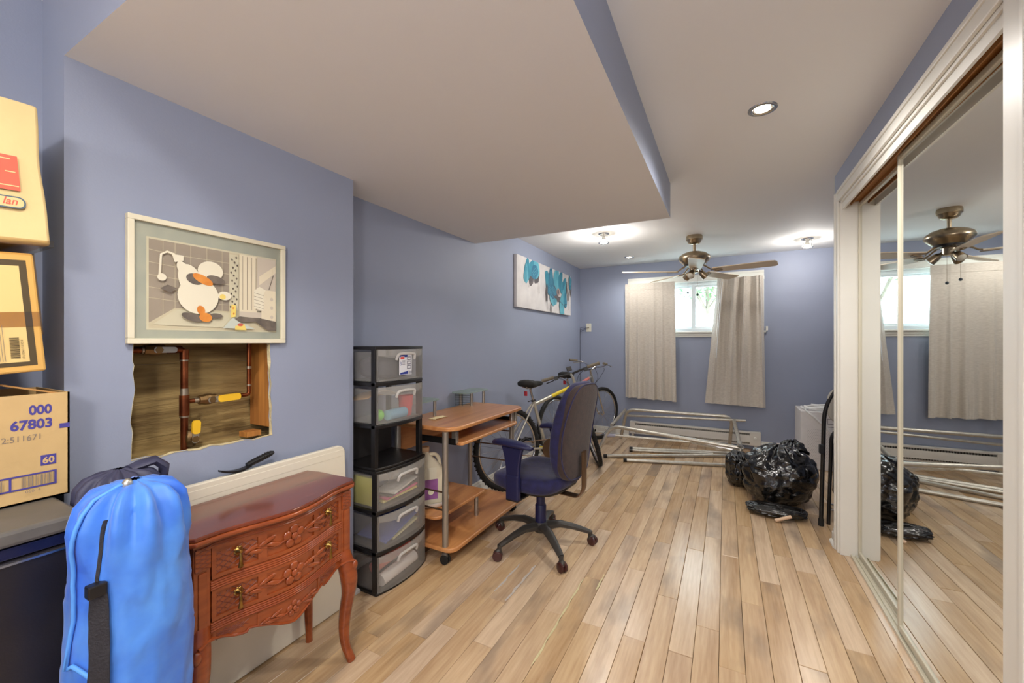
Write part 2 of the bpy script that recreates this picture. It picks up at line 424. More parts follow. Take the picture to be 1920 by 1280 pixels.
# ------------------------------------------------------------------ ceiling, soffit
struct(MB().box((-2.0, YB-0.1, CZ), (XR+0.1, WY+0.1, CZ+0.1)).build('ceiling', white_ceiling, smooth=0))
sf = MB()
sf.add([(WX_L,SY0,SZ),(SX1,SY0,SZ),(SX1,SY1,SZ),(WX_L,SY1,SZ)], [(0,3,2,1)])
sf.cur = 1; sf.add([(SX1,SY0,SZ),(SX1,SY1,SZ),(SX1,SY1,CZ),(SX1,SY0,CZ),(WX_L,SY0,SZ),(WX_L,SY0,CZ)], [(0,1,2,3),(4,0,3,5)])
sf.cur = 0; sf.add([(WX_L,SY1,SZ),(SX1,SY1,SZ),(SX1,SY1,CZ),(WX_L,SY1,CZ)], [(0,3,2,1)])
sf.add([(WX_L,SY0,CZ-0.001),(SX1,SY0,CZ-0.001),(SX1,SY1,CZ-0.001),(WX_L,SY1,CZ-0.001)], [(0,1,2,3)])
struct(sf.build('ceiling_soffit', [white_ceiling, paint], smooth=0, fixn=False))

# ------------------------------------------------------------------ walls
struct(MB().box((WX_L-0.1, YB, -0.016), (WX_L, WY, CZ)).build('wall_left', paint, smooth=0))
WO = (-1.07, 0.325, 1.375, 2.0)   # window opening x0 x1 z0 z1
fw = MB(); fw.box((-2.0, WY, -0.016), (WO[0], WY+0.14, CZ)); fw.box((WO[1], WY, -0.016), (XR, WY+0.14, CZ))
fw.box((WO[0], WY, -0.016), (WO[1], WY+0.14, WO[2])); fw.box((WO[0], WY, WO[3]), (WO[1], WY+0.14, CZ))
struct(fw.build('wall_far', paint, smooth=0))
OY0, OY1, OZ = 1.405, 3.02, 2.075    # closet opening
rw = MB(); rw.box((RX, OY1, -0.016), (RX+0.14, 3.16, CZ)); rw.box((RX, OY0, OZ), (RX+0.14, OY1, CZ)); rw.box((RX, YB, -0.016), (RX+0.14, OY0, CZ))
rw.box((RX+0.14, 3.04, -0.016), (XR, 3.16, CZ))
struct(rw.build('wall_right', paint, smooth=0))
struct(MB().box((XR, 3.04, -0.016), (XR+0.1, WY+0.1, CZ)).build('wall_alcove', paint, smooth=0))
struct(MB().box((-2.0, YB-0.1, -0.016), (RX+0.2, YB, CZ)).build('wall_back', paint, smooth=0))
struct(MB().box((1.28, OY0-0.1, -0.016), (1.32, 3.04, CZ)).build('wall_closet', paint, smooth=0))

# pipe chase with the torn opening
HO = [(0.573,1.30)]
yl = [0.573,0.571,0.575,0.572,0.577,0.571,0.566,0.572,0.569,0.568]
zl = [1.24,1.19,1.175,1.15,1.10,1.05,1.00,0.965,0.93,0.880]
HO += list(zip(yl, zl))
for i in range(1, 13):
    t = i/12; HO.append((0.569+(1.012-0.569)*t, 0.879-0.012*t+0.004*math.sin(i*2.3)))
yr = [1.010,1.006,1.009,1.004,1.007,1.002,1.005,1.001,1.003,1.0]
for i, q in enumerate(yr): HO.append((q, 0.90+0.40*(i/9)))
for i in range(1, 6): HO.append((1.0-(1.0-0.573)*i/6, 1.30))
cy_, cz_ = 0.79, 1.08
def outer(p):
    dy, dz = p[0]-cy_, p[1]-cz_; t = 1e9
    if dy > 0: t = min(t, (BY1-cy_)/dy)
    if dy < 0: t = min(t, (BY0-cy_)/dy)
    if dz > 0: t = min(t, (SZ-cz_)/dz)
    if dz < 0: t = min(t, (0-cz_)/dz)
    return (cy_+dy*t, cz_+dz*t)
loop = []
corners = [(BY0, 0), (BY1, 0), (BY1, SZ), (BY0, SZ)]
ang = lambda p: math.atan2(p[1]-cz_, p[0]-cy_)
n = len(HO); inn = []; out_ = []
for i in range(n):
    a, b = HO[i], HO[(i+1) % n]
    inn.append(a); out_.append(outer(a))
    oa, ob = outer(a), outer(b)
    for c in corners:      # insert outline corners between neighbours
        d1 = (ang(c)-ang(a)) % (2*PI); d2 = (ang(b)-ang(a)) % (2*PI)
        if 1e-6 < d1 < d2 and d2 < PI:
            t = d1/d2; inn.append((a[0]+(b[0]-a[0])*t, a[1]+(b[1]-a[1])*t)); out_.append(c)
n = len(inn)
ch = MB()
ch.add([(BX, p[0], p[1]) for p in inn]+[(BX, p[0], p[1]) for p in out_], [(i, (i+1) % n, n+(i+1) % n, n+i) for i in range(n)])
ch.add([(BX-0.014, p[0], p[1]) for p in inn]+[(BX-0.014, p[0], p[1]) for p in out_], [(i, (i+1) % n, n+(i+1) % n, n+i) for i in range(n)])
ch.add([(WX_L,BY0,0),(BX,BY0,0),(BX,BY0,SZ),(WX_L,BY0,SZ),(WX_L,BY1,0),(BX,BY1,0),(BX,BY1,SZ),(WX_L,BY1,SZ)], [(0,1,2,3),(5,4,7,6)])
chase = struct(ch.build('wall_chase', paint, smooth=0))
e = MB(); rj = random.Random(5)
fr_in = [(p[0]+rj.uniform(-0.004,0.004), p[1]+rj.uniform(-0.003,0.003)) for p in inn]
e.add([(BX+0.0015, p[0], p[1]) for p in inn]+[(BX-0.014, p[0], p[1]) for p in fr_in]+[(BX+0.001, q[0]+(q[0]-cy_)*0.008*rj.random(), q[1]+(q[1]-cz_)*0.012*rj.random()) for q in inn],
      [(i, (i+1) % n, n+(i+1) % n, n+i) for i in range(n)]+[(i, (i+1) % n, 2*n+(i+1) % n, 2*n+i) for i in range(n)])
e.build('torn_gypsum_edge', gypsum, chase, smooth=0)
bk = MB(); rb = random.Random(9)
for i in range(5):    # board-formed concrete: shallow lifts with a ledge at the foot
    bk.box((WX_L+0.001, 0.44, 0.78+i*0.13), (WX_L+0.012+rb.uniform(0,0.004), 1.40, 0.78+i*0.13+0.129))
bk.box((WX_L+0.001, 0.44, 0.74), (WX_L+0.09, 1.40, 0.872))
bk.build('concrete_backing', concrete, chase, smooth=0)
MB().box((WX_L+0.02, 1.012, 0.90), (BX-0.02, 1.05, 1.9)).build('stud', stud_m, chase, smooth=0)
MB().box((WX_L+0.09, 0.93, 0.872), (BX-0.03, 0.985, 0.892)).build('wood_block', stud_m, chase, smooth=0)

# ------------------------------------------------------------------ baseboards
def board(pts, h=0.095, th=0.012):
    """moulded baseboard along a floor polyline, the room on its left"""
    mb = MB(); prof = [(0,0),(th+0.012,0),(th+0.012,0.012),(th+0.004,0.022),(th,0.024),(th,h*0.72),(th-0.004,h*0.80),(th-0.004,h*0.92),(0.003,h),(0,h)]
    P = [Vector((p[0],p[1],0)) for p in pts]; m = len(prof); vs = []
    for i, p in enumerate(P):
        d0 = (P[i]-P[i-1]).normalized() if i else (P[1]-P[0]).normalized(); d1 = (P[i+1]-P[i]).normalized() if i < len(P)-1 else d0
        n0 = Vector((-d0.y, d0.x, 0)); n1 = Vector((-d1.y, d1.x, 0)); b = (n0+n1).normalized(); b = b/max(0.3, b.dot(n0))
        vs += [p + b*a + Vector((0,0,z)) for a, z in prof]
    fs = [(i*m+k, i*m+(k+1) % m, (i+1)*m+(k+1) % m, (i+1)*m+k) for i in range(len(P)-1) for k in range(m)]
    fs += [tuple(range(m)), tuple((len(P)-1)*m+k for k in reversed(range(m)))]
    mb.add(vs, fs); return mb
struct(board([(WX_L, WY), (WX_L, BY1), (BX, BY1), (BX, BY0), (WX_L, BY0), (WX_L, YB)]).build('baseboard_left', trim_white, smooth=20))
struct(board([(XR, WY), (0.37, WY)]).build('baseboard_far', trim_white, smooth=20))
struct(board([(-1.13, WY), (WX_L+0.03, WY)]).build('baseboard_corner', trim_white, smooth=20))
struct(board([(RX, OY1+0.06), (RX, 3.16), (XR, 3.16)]).build('baseboard_right', trim_white, smooth=20))

# ------------------------------------------------------------------ window
win = MB()
wx0, wx1, wz0, wz1 = WO
yf = WY+0.075
for a, b in (((wx0, yf-0.03, wz0), (wx0+0.045, yf+0.03, wz1)), ((wx1-0.045, yf-0.03, wz0), (wx1, yf+0.03, wz1)),
             ((wx0, yf-0.03, wz0), (wx1, yf+0.03, wz0+0.04)), ((wx0, yf-0.03, wz1-0.055), (wx1, yf+0.03, wz1))): win.box(a, b)
window = struct(win.build('window_1', vinyl, smooth=0, bevel=0.003))
xm = -0.352
MB().box((xm-0.024, yf-0.028, wz0+0.04), (xm+0.024, yf+0.024, wz1-0.055)).build('mullion', vinyl, window, bevel=0.003)
for (a, b, dy) in ((wx0+0.045, xm-0.004, 0.012), (xm+0.004, wx1-0.045, -0.012)):
    s_ = MB(); t_ = 0.020
    for q, r_ in (((a, yf+dy-0.011, wz0+0.04), (a+t_, yf+dy+0.011, wz1-0.055)), ((b-t_, yf+dy-0.011, wz0+0.04), (b, yf+dy+0.011, wz1-0.055)),
                 ((a, yf+dy-0.011, wz0+0.04), (b, yf+dy+0.011, wz0+0.04+t_)), ((a, yf+dy-0.011, wz1-0.055-t_), (b, yf+dy+0.011, wz1-0.055))): s_.box(q, r_)
    so = s_.build('sash', vinyl, window, smooth=0)
    MB().box((a+t_, yf+dy-0.002, wz0+0.04+t_), (b-t_, yf+dy+0.002, wz1-0.055-t_)).build('pane', glass_m, so, smooth=0)
rv = MB()
for a, b in (((wx0-0.001, WY-0.002, wz0), (wx0+0.012, yf-0.03, wz1)), ((wx1-0.012, WY-0.002, wz0), (wx1+0.001, yf-0.03, wz1)), ((wx0, WY-0.002, wz1-0.012), (wx1, yf-0.03, wz1))): rv.box(a, b)
rv.build('reveal', trim_white, window, smooth=0)
hc = MB()
hc.box((wx0-0.075, WY-0.018, wz1-0.005), (wx1+0.07, WY, wz1+0.072)); hc.box((wx0-0.075, WY-0.024, wz1+0.05), (wx1+0.07, WY, wz1+0.076)); hc.box((wx0-0.075, WY-0.022, wz1-0.005), (wx1+0.07, WY, wz1+0.012))
hc.build('head_casing', trim_white, window, smooth=0, bevel=0.003)
for a, b in ((wx0-0.075, wx0+0.002), (wx1-0.002, wx1+0.07)): MB().box((a, WY-0.018, wz0-0.01), (b, WY, wz1-0.005)).build('side_casing', trim_white, window, smooth=0, bevel=0.004)
MB().box((wx0-0.09, WY-0.045, wz0-0.022), (wx1+0.09, yf-0.03, wz0)).build('sill', trim_white, window, smooth=0, bevel=0.006)
ap = MB(); ap.box((wx0-0.075, WY-0.016, wz0-0.072), (wx1+0.07, WY, wz0-0.022)); ap.box((wx0-0.075, WY-0.024, wz0-0.05), (wx1+0.07, WY, wz0-0.036))
ap.build('apron', trim_white, window, smooth=0, bevel=0.003)

# ------------------------------------------------------------------ closet trim, tracks and mirrored doors
cz = MB(); cw = 0.062
def casing(mb, y0, y1, z0, z1, vert):
    mb.box((RX-0.014, y0, z0), (RX, y1, z1))
    if vert: mb.box((RX-0.02, y1-0.02 if y1 > 2 else y0, z0), (RX, y1 if y1 > 2 else y0+0.02, z1))
    else: mb.box((RX-0.02, y0, z1-0.02), (RX, y1, z1))
casing(cz, OY1, OY1+cw, 0, OZ+cw, True); casing(cz, OY0-cw-0.03, OY0, 0, OZ+cw, True); casing(cz, OY0, OY1, OZ, OZ+cw, False)
struct(cz.build('trim_1', trim_white, smooth=0, bevel=0.004))
jb = MB(); jb.box((RX-0.002, OY1-0.014, 0), (RX+0.14, OY1, OZ)); jb.box((RX-0.002, OY0, 0), (RX+0.14, OY0+0.014, OZ)); jb.box((RX-0.002, OY0, OZ-0.014), (RX+0.14, OY1, OZ))
jb.box((RX+0.006, OY0+0.014, OZ-0.052), (RX+0.016, OY1-0.014, OZ-0.014))
struct(jb.build('trim_2', trim_white, smooth=0))
tk = MB(); tk.box((RX+0.045, OY0+0.014, 0.0), (RX+0.135, OY1-0.014, 0.004))
for xx in (0.047, 0.066, 0.085, 0.105, 0.127): tk.box((RX+xx-0.0025, OY0+0.014, 0.004), (RX+xx+0.0025, OY1-0.014, 0.014))
cream_alu = mat('cream_painted_metal', (206, 200, 180), rough=0.35)
struct(tk.build('trim_3', cream_alu, smooth=0))
tt = MB(); tt.box((RX+0.03, OY0+0.014, OZ-0.016), (RX+0.135, OY1-0.014, OZ-0.013))
for xx in (0.045, 0.085, 0.13): tt.box((RX+xx-0.002, OY0+0.014, OZ-0.034), (RX+xx+0.002, OY1-0.014, OZ-0.014))
struct(tt.build('trim_4', mat('bare_wood_track', (160, 110, 56), rough=0.6), smooth=0))
def mirror_door(name, x, y0, y1, label, rot=0.0, wide=0.0):
    z0, z1 = 0.016, OZ-0.03; c = ((x), (y0+y1)/2)
    T = Matrix.Translation((c[0], c[1], 0)) @ Matrix.Rotation(rot, 4, 'Z'); h = (y1-y0)/2
    g = MB(T); g.box((-0.002, -h+0.004, z0+0.006), (0.004, h-0.004, z1-0.006))
    d = struct(g.build(name, mirror_m, smooth=0)); d['label'] = label
    for a, b in ((-h, -h+0.016), (h-0.016-wide, h)):
        q = MB(T); q.box((-0.010, a, z0), (0.012, b, z1)); q.build('stile', cream_alu, d, smooth=0, bevel=0.003)
    for a, b in ((z0, z0+0.028), (z1-0.022, z1)):
        q = MB(T); q.box((-0.009, -h, a), (0.011, h, b)); q.build('rail', cream_alu, d, smooth=0, bevel=0.003)
    return d
mirror_door('door_1', 0.671, 1.425, 2.315, 'front sliding mirrored closet door in a slim cream metal frame', rot=math.radians(0.95))
mirror_door('door_2', 0.693, 2.15, 3.004, 'rear sliding mirrored closet door next to the blue corner', rot=math.radians(0.8))

# ------------------------------------------------------------------ outdoors, seen through the window
gm = mat('outdoor_gravel', (214, 216, 210), rough=0.9, var=0.1, vscale=20)
g = struct(MB().box((-9, WY+0.14, 1.05), (9, 16, 1.12)).build('ground', gm, smooth=0))
fence_m = mat('weathered_fence', (150, 186, 190), rough=0.8, var=0.1, vscale=5, perobj=1)
fe = thing('board_fence', 'pale weathered board fence outside the window', 'fence', (-1.4, 8.2, 1.12))
fb = MB().box((-0.07, -0.01, 0), (0.07, 0.01, 0.75)); first = None
for i in range(16):
    if first is None: first = fb.build('board', fence_m, fe, smooth=0); o = first
    else: o = first.copy(); COL.objects.link(o); o.parent = fe
    o.location = (-1.3+i*0.15, 0, -0.02*i)
MB().box((-1.4, 0.01, 0.12), (1.1, 0.05, 0.2)).build('rail', fence_m, fe, smooth=0)
leaf_m = mat('mixed_green_leaves', (126, 176, 112), rough=0.6, rgb2=(70, 120, 72), vscale=3)  # two greens mixed by noise
bark_m = mat('bark', (120, 110, 96), rough=0.9, var=0.2, vscale=10)
def tree(name, label, x, y, r, h, n, seed):
    t = thing(name, label, 'tree', (x, y, 1.12)); rr = random.Random(seed)
    q = MB(); q.sweep([(0,0,0), (0.03,0.02,h*0.5), (-0.02,0,h)], [0.07, 0.05, 0.02], 8)
    for k in range(5):
        a = k*1.3; q.sweep([(0,0,h*0.5), (0.4*r*math.cos(a), 0.4*r*math.sin(a), h*0.8), (0.8*r*math.cos(a), 0.8*r*math.sin(a), h*0.95)], [0.03, 0.02, 0.008], 6)
    q.build('trunk', bark_m, t)
    f = MB()
    for k in range(n):
        a = rr.uniform(0, 2*PI); u = rr.uniform(-1, 1); d = r*rr.random()**0.4
        p = Vector((d*math.cos(a)*math.sqrt(1-u*u), d*math.sin(a)*math.sqrt(1-u*u), h+d*u*0.75)); s = rr.uniform(0.04, 0.075)
        M = Matrix.Rotation(rr.uniform(0,6), 3, 'Z') @ Matrix.Rotation(rr.uniform(0,3), 3, 'X')
        f.add([p+M@Vector(v) for v in ((-s,0,0),(0,-s*0.5,0.01),(s,0,0),(0,s*0.5,0.01))], [(0,1,2),(0,2,3)])
    l = f.build('foliage', leaf_m, t, smooth=0, fixn=False); l['kind'] = 'stuff'
tree('leafy_tree', 'leafy green tree outside the right window pane', -0.35, 9.6, 0.75, 1.55, 900, 2)
tree('leafy_tree', 'sparse green tree outside the left window pane', -1.5, 10.4, 0.6, 1.7, 420, 4)
# ------------------------------------------------------------------ ceiling lamps
bulb_m = mat('lit_bulb', (255, 246, 228), emit=14.0)
lamp_labels = {0: 'recessed round downlight nearest the mirrored doors', 1: 'small recessed downlight near the far left corner'}
def lamp_light(parent, loc, power, size=0.05, angle=165, blend=0.7, rot=(0, 0, 0)):
    ld = bpy.data.lights.new('lamp_light', 'SPOT'); ld.energy = power; ld.color = LAMP_COL; ld.shadow_soft_size = size
    ld.spot_size = math.radians(angle); ld.spot_blend = blend
    lo = bpy.data.objects.new('lamp_light', ld); COL.objects.link(lo); lo.parent = parent; lo.location = loc; lo.rotation_euler = rot
def downlight(x, y, power, label, group=None):
    t = thing('recessed_downlight', label, 'ceiling light', (x, y, CZ), 0, group)
    MB().lathe([(0.058,0),(0.056,-0.004),(0.046,-0.006),(0.040,-0.004),(0.036,0.0)], n=28, caps=False).build('trim_ring', chrome, t)
    MB().lathe([(0.039,-0.001),(0.034,-0.002),(0.030,-0.001)], n=24, caps=False).build('baffle', white_plastic, t)
    MB().lathe([(0.030,-0.001),(0.024,-0.005),(0.010,-0.008),(0.001,-0.009)], n=20).build('bulb', bulb_m, t)
    lamp_light(t, (0, 0, -0.03), power)
    return t
def gimbal(x, y, power, label):
    t = thing('hanging_spotlight', label, 'ceiling light', (x, y, CZ))
    MB().lathe([(0.052,0),(0.050,-0.006),(0.036,-0.008),(0.030,0)], n=26, caps=False).build('ceiling_plate', chrome, t)
    MB().lathe([(0.012,-0.004),(0.014,-0.03),(0.022,-0.055),(0.024,-0.062)], n=18).build('socket', white_plastic, t)
    b = MB().lathe([(0.020,-0.058),(0.030,-0.075),(0.033,-0.085),(0.001,-0.088)], n=20).build('bulb', bulb_m, t)
    MB().lathe([(0.050,-0.082),(0.050,-0.090),(0.036,-0.088),(0.034,-0.080)], n=26, caps=False).build('hanging_ring', chrome, t)
    q = MB()
    for s in (-1, 1): MB().sweep([(s*0.040,0,-0.004), (s*0.030,0,-0.04), (s*0.044,0,-0.084)], 0.002, 6).build('spring_clip', chrome, t)
    ld = bpy.data.lights.new('lamp_light', 'POINT'); ld.energy = power; ld.color = LAMP_COL; ld.shadow_soft_size = 0.03
    lo = bpy.data.objects.new('lamp_light', ld); COL.objects.link(lo); lo.parent = t; lo.location = (0, 0, -0.12)
downlight(*LAMPS[0][0], LAMPS[0][1], lamp_labels[0])
downlight(*LAMPS[1][0], LAMPS[1][1], lamp_labels[1])
gimbal(*LAMPS[2][0], LAMPS[2][1], 'chrome spotlight dangling from the ceiling right of the fan')
gimbal(*LAMPS[3][0], LAMPS[3][1], 'chrome spotlight dangling from the ceiling left of the fan')
for i, ((x, y), p) in enumerate(REAR_LAMPS): downlight(x, y, p, 'recessed round downlight above the stacked cardboard boxes')
for (x, y, z), p in FILL_GLOBES:  # added fill lights, out of view, glowing to even out the brightness
    t = thing('fill_globe', 'unseen white globe added as fill light behind the camera', 'fill light', (x, y, CZ), 0, 'added fill globes behind the camera')
    MB().lathe([(0.05,0),(0.048,-0.015),(0.01,-0.022)], n=20).build('canopy', white_plastic, t)
    MB().cyl((0,0,-0.02), (0,0,z-CZ+0.15), 0.004, n=8).build('cord', white_plastic, t)
    MB().ell((0,0,z-CZ), (0.16,0.16,0.16), nu=28, nv=16).build('globe', mat('fill_globe_glow', (255, 247, 236), emit=p/(PI*4*PI*0.16**2)), t)

# ------------------------------------------------------------------ ceiling fan
FX, FY = -0.265, 4.293
fan = thing('ceiling_fan', 'brushed nickel ceiling fan with five beige blades and spot lamps', 'ceiling fan', (FX, FY, CZ))
Zf = lambda z: z-CZ
MB().lathe([(0.070,0),(0.074,-0.012),(0.074,-0.040),(0.062,-0.050),(0.058,-0.066),(0.040,-0.080),(0.018,-0.084)], n=32).build('canopy', nickel, fan)
MB().lathe([(0.013,-0.08),(0.013,-0.148),(0.022,-0.150),(0.022,-0.158),(0.013,-0.16)], n=16).build('downrod', nickel, fan)
MB().lathe([(0.02,-0.150),(0.06,-0.156),(0.105,-0.172),(0.134,-0.194),(0.143,-0.213),(0.141,-0.228),(0.128,-0.246),(0.105,-0.268),(0.096,-0.278),(0.06,-0.28)], n=40).build('motor_housing', nickel, fan)
vent = MB().lathe([(0.092,-0.278),(0.088,-0.296),(0.05,-0.298)], n=32).build('vent_ring', black_plastic, fan)
MB().lathe([(0.046,-0.296),(0.046,-0.302),(0.042,-0.305),(0.042,-0.352),(0.036,-0.358),(0.006,-0.360)], n=28).build('light_kit_body', nickel, fan)
blade_m = wood('pale_blade_veneer', (230, 214, 188), (218, 200, 172), 'X', rough=0.4, bump=0.02, spec=0.4)
BZ = -0.345
def blade_parts(ang):
    R = Matrix.Rotation(math.radians(ang), 4, 'Z') @ Matrix.Translation((0, 0, BZ)) @ Matrix.Rotation(math.radians(-12), 4, 'X')
    poly = [(0.17,-0.048),(0.30,-0.056),(0.62,-0.066),(0.665,-0.058),(0.68,-0.03),(0.68,0.03),(0.665,0.058),(0.62,0.066),(0.30,0.056),(0.17,0.048)]
    m = MB(R); m.slab(poly, -0.004, 0.004); b = m.build('blade', blade_m, fan, smooth=30)
    R2 = Matrix.Rotation(math.radians(ang), 4, 'Z')
    k = MB(R2); k.sweep([(0.075,0,-0.288),(0.11,0,-0.310),(0.15,0,BZ+0.006),(0.17,0,BZ+0.004)], [0.009,0.008,0.007,0.006], 8)
    k2 = MB(R); ov = [(0.20+0.048*math.cos(2*PI*i/24), 0.026*math.sin(2*PI*i/24), -0.008) for i in range(24)]
    k2.sweep(ov, 0.0035, 6, closed=True); k2.sweep([(0.205+0.022*math.cos(2*PI*i/16), 0.012*math.sin(2*PI*i/16), -0.008) for i in range(16)], 0.003, 6, closed=True)
    k.v += []; base = len(k.v); k.T = None; k.add(k2.v, k2.f); k.build('blade_iron', nickel, fan)
for a in (-13, 59, 131, 203, 275): blade_parts(a)
spot_face = mat('spot_lamp_glass', (214, 210, 196), rough=0.25)
for a in (20, 140, 255):
    d = Vector((math.cos(math.radians(a)), math.sin(math.radians(a)), -0.9)).normalized(); p = Vector((0,0,-0.335)) + Vector((d.x,d.y,0)).normalized()*0.036
    s = MB(); s.lathe([(0.010,0.0),(0.012,0.015),(0.024,0.028),(0.028,0.045),(0.034,0.088),(0.034,0.094)], c=p, axis=d, n=20); so = s.build('spot_lamp', nickel, fan)
    MB().lathe([(0.030,0.0935),(0.026,0.097),(0.002,0.098)], c=p, axis=d, n=18).build('lens', spot_face, so)
for (dx, dy, zt, zb) in ((-0.055, -0.02, -0.35, -0.540), (0.03, -0.045, -0.35, -0.565)):
    c = MB(); c.cyl((dx,dy,zt), (dx,dy,zb), 0.0011, n=6); c.build('pull_chain', nickel, fan)
    MB().ell((dx,dy,zb-0.010), (0.011,0.011,0.012), nu=12, nv=8).build('pull_bead', mat('dark_bead', (60, 74, 86), rough=0.3), fan)

# ------------------------------------------------------------------ curtains on their rod
cloth = mat('linen_curtain', (210, 202, 190), rough=0.85, rgb2=(192, 183, 171), vscale=38, stretch=(1,1,4), bump=0.12, bscale=260, sheen=0.3)
lining = mat('white_curtain_tape', (226, 232, 236), rough=0.7)
rod = MB(); rod.cyl((-1.14, 5.425, 1.985), (0.385, 5.425, 1.985), 0.006, n=10)
rt_ = thing('curtain_rod', 'thin white rod across the window holding the curtains', 'curtain rod', (-0.38, 5.425, 1.985))
rod.build('pole', white_plastic, rt_, world=True)
for xx in (-1.14, 0.385):
    b = MB(); b.sweep(fillet([(xx, 5.425, 1.985), (xx, WY-0.012, 1.985)], 0.01), 0.005, 8); b.box((xx-0.012, WY-0.026, 1.965), (xx+0.012, WY-0.020, 2.005))
    b.build('bracket', white_plastic, rt_, world=True)
def curtain(label, xt0, xt1, xb0, xb1, zt, zb0, zb1, nfold, seed, amp, swirl):
    t = thing('curtain', label, 'curtain', ((xt0+xt1)/2, 5.41, zb0)); rr = random.Random(seed)
    ph = [rr.uniform(0, 6) for _ in range(4)]
    def base(u, v):   # v 0 at the hem, 1 at the rod
        x0 = xb0+(xt0-xb0)*v; x1 = xb1+(xt1-xb1)*v; k = amp*(0.55+0.45*math.sin(v*2.2+ph[0]))*(1-0.25*v)
        uu = u + 0.03*math.sin(2*PI*u*2+ph[1])
        a = 2*PI*nfold*uu + swirl*(1-v)
        w_ = math.sin(a+ph[2]); d = k*(math.copysign(abs(w_)**0.7, w_)*0.8 + 0.3*math.sin(2.3*a+ph[3]))
        d = max(-amp, min(amp, d))*(0.6+0.45*min(1, (1.02-v)*5))
        x = x0+(x1-x0)*u + 0.008*math.cos(a+ph[2])
        zb = zb0+(zb1-zb0)*u
        return x, 5.395-d*0.9-0.006, zb+(zt-zb)*v
    m = MB(); m.solid(lambda u, v: (lambda p: (p[0], p[1]-0.0012, p[2]))(base(u, v)), lambda u, v: (lambda p: (p[0], p[1]+0.0012, p[2]))(base(u, v)), 90, 40)
    m.build('panel', cloth, t, smooth=70, world=True)
    for v0, v1, nm in ((0.0, 0.018, 'hem'), (0.945, 0.95, 'heading_seam')):
        h = MB(); h.solid(lambda u, v: (lambda p: (p[0], p[1]-0.0035, p[2]))(base(u, v0+(v1-v0)*v)), lambda u, v: (lambda p: (p[0], p[1]+0.003, p[2]))(base(u, v0+(v1-v0)*v)), 90, 1)
        h.build(nm, cloth, t, smooth=70, world=True)
    return t, base
curtain('left linen curtain beside the window and far corner', -1.165, -0.555, -1.165, -0.53, 1.995, 0.525, 0.505, 4.4, 11, 0.055, 0.4)
cr, bs = curtain('right linen curtain nearer the mirrored doors, flaring at its hem', -0.085, 0.385, -0.215, 0.41, 2.0, 0.515, 0.500, 3.9, 23, 0.064, -0.6)
cord = MB(); cord.sweep([(bs(0.12, 1-i*0.05)[0]+0.004, bs(0.12, 1-i*0.05)[1]-0.012, bs(0.12, 1-i*0.05)[2]-0.05) for i in range(13)], 0.004, 6)
cord.build('white_tape', lining, cr, world=True)
MB().cbox((0.422, WY-0.02, 1.40), (0.02, 0.03, 0.05)).build('x', trim_white).name = 'tieback_hook'
tag(bpy.data.objects['tieback_hook'], 'small white hook on the far wall right of the curtains', 'hook')

# ------------------------------------------------------------------ flower canvas on the left wall
CY0, CY1, CZ0, CZ1 = 3.48, 5.02, 1.585, 2.095
art = thing('flower_canvas', 'wide canvas painting of teal flowers on the left wall', 'painting', (WX_L, (CY0+CY1)/2, CZ0))
canv = mat('painted_canvas', (224, 220, 218), rough=0.7, rgb2=(200, 196, 196), vscale=5, bump=0.1, bscale=300)
MB().box((WX_L+0.002, CY0, CZ0), (WX_L+0.034, CY1, CZ1)).build('canvas', canv, art, smooth=0, world=True, bevel=0.002)
teal = mat('teal_paint', (70, 156, 178), rough=0.5, rgb2=(40, 112, 138), vscale=14, stretch=(1,1,0.5))
teal2 = mat('pale_teal_paint', (110, 186, 200), rough=0.5, rgb2=(70, 150, 172), vscale=14, stretch=(1,1,0.5))
teal3 = mat('deep_teal_paint', (40, 104, 136), rough=0.5, rgb2=(60, 128, 156), vscale=14, stretch=(1,1,0.5))
charcoal = mat('charcoal_paint', (78, 74, 78), rough=0.6, rgb2=(104, 98, 100), vscale=20)
taupe = mat('taupe_paint', (168, 146, 138), rough=0.6)
S = Sheet((WX_L+0.034, CY0, CZ0), (0,1,0), (0,0,1)); Wc, Hc = CY1-CY0, CZ1-CZ0
def petal(cx, cy, rx, ry, rot, m):
    pts = []
    for i in range(18):
        a = 2*PI*i/18; k = 1+0.10*math.sin(3*a+cx*40)+0.06*math.sin(5*a+cy*30)
        p = (rx*math.cos(a)*k, ry*math.sin(a)*k*(1-0.25*math.cos(a))); pts.append((cx+p[0]*math.cos(rot)-p[1]*math.sin(rot), cy+p[0]*math.sin(rot)+p[1]*math.cos(rot)))
    pts = [(min(max(p[0], 0.002), Wc-0.002), min(max(p[1], 0.002), Hc-0.002)) for p in pts]; S.poly(pts, m)
    if m is not charcoal:
        for q_ in (-0.35, 0.0, 0.4):
            ln = [(cx+f_*rx*math.cos(rot)-q_*ry*(1-f_*f_*0.6)*math.sin(rot), cy+f_*rx*math.sin(rot)+q_*ry*(1-f_*f_*0.6)*math.cos(rot)) for f_ in (-0.75, -0.3, 0.2, 0.7)]
            if all(0.004 < p[0] < Wc-0.004 and 0.004 < p[1] < Hc-0.004 for p in ln): S.line(ln, 0.005, teal3 if m is not teal3 else teal2)
U = lambda u, v: (u*Wc, v*Hc)
for (u, v, rx, ry, r, m) in [(0.22,0.68,0.12,0.05,1.3,charcoal),(0.31,0.70,0.10,0.05,0.9,charcoal),(0.15,0.78,0.12,0.06,1.5,teal),(0.23,0.84,0.11,0.08,1.2,teal),(0.30,0.86,0.10,0.07,1.8,teal2),(0.27,0.78,0.09,0.07,0.6,teal3),(0.13,0.68,0.10,0.05,1.5,teal2)]:
    petal(*U(u, v), rx, ry, r, m)
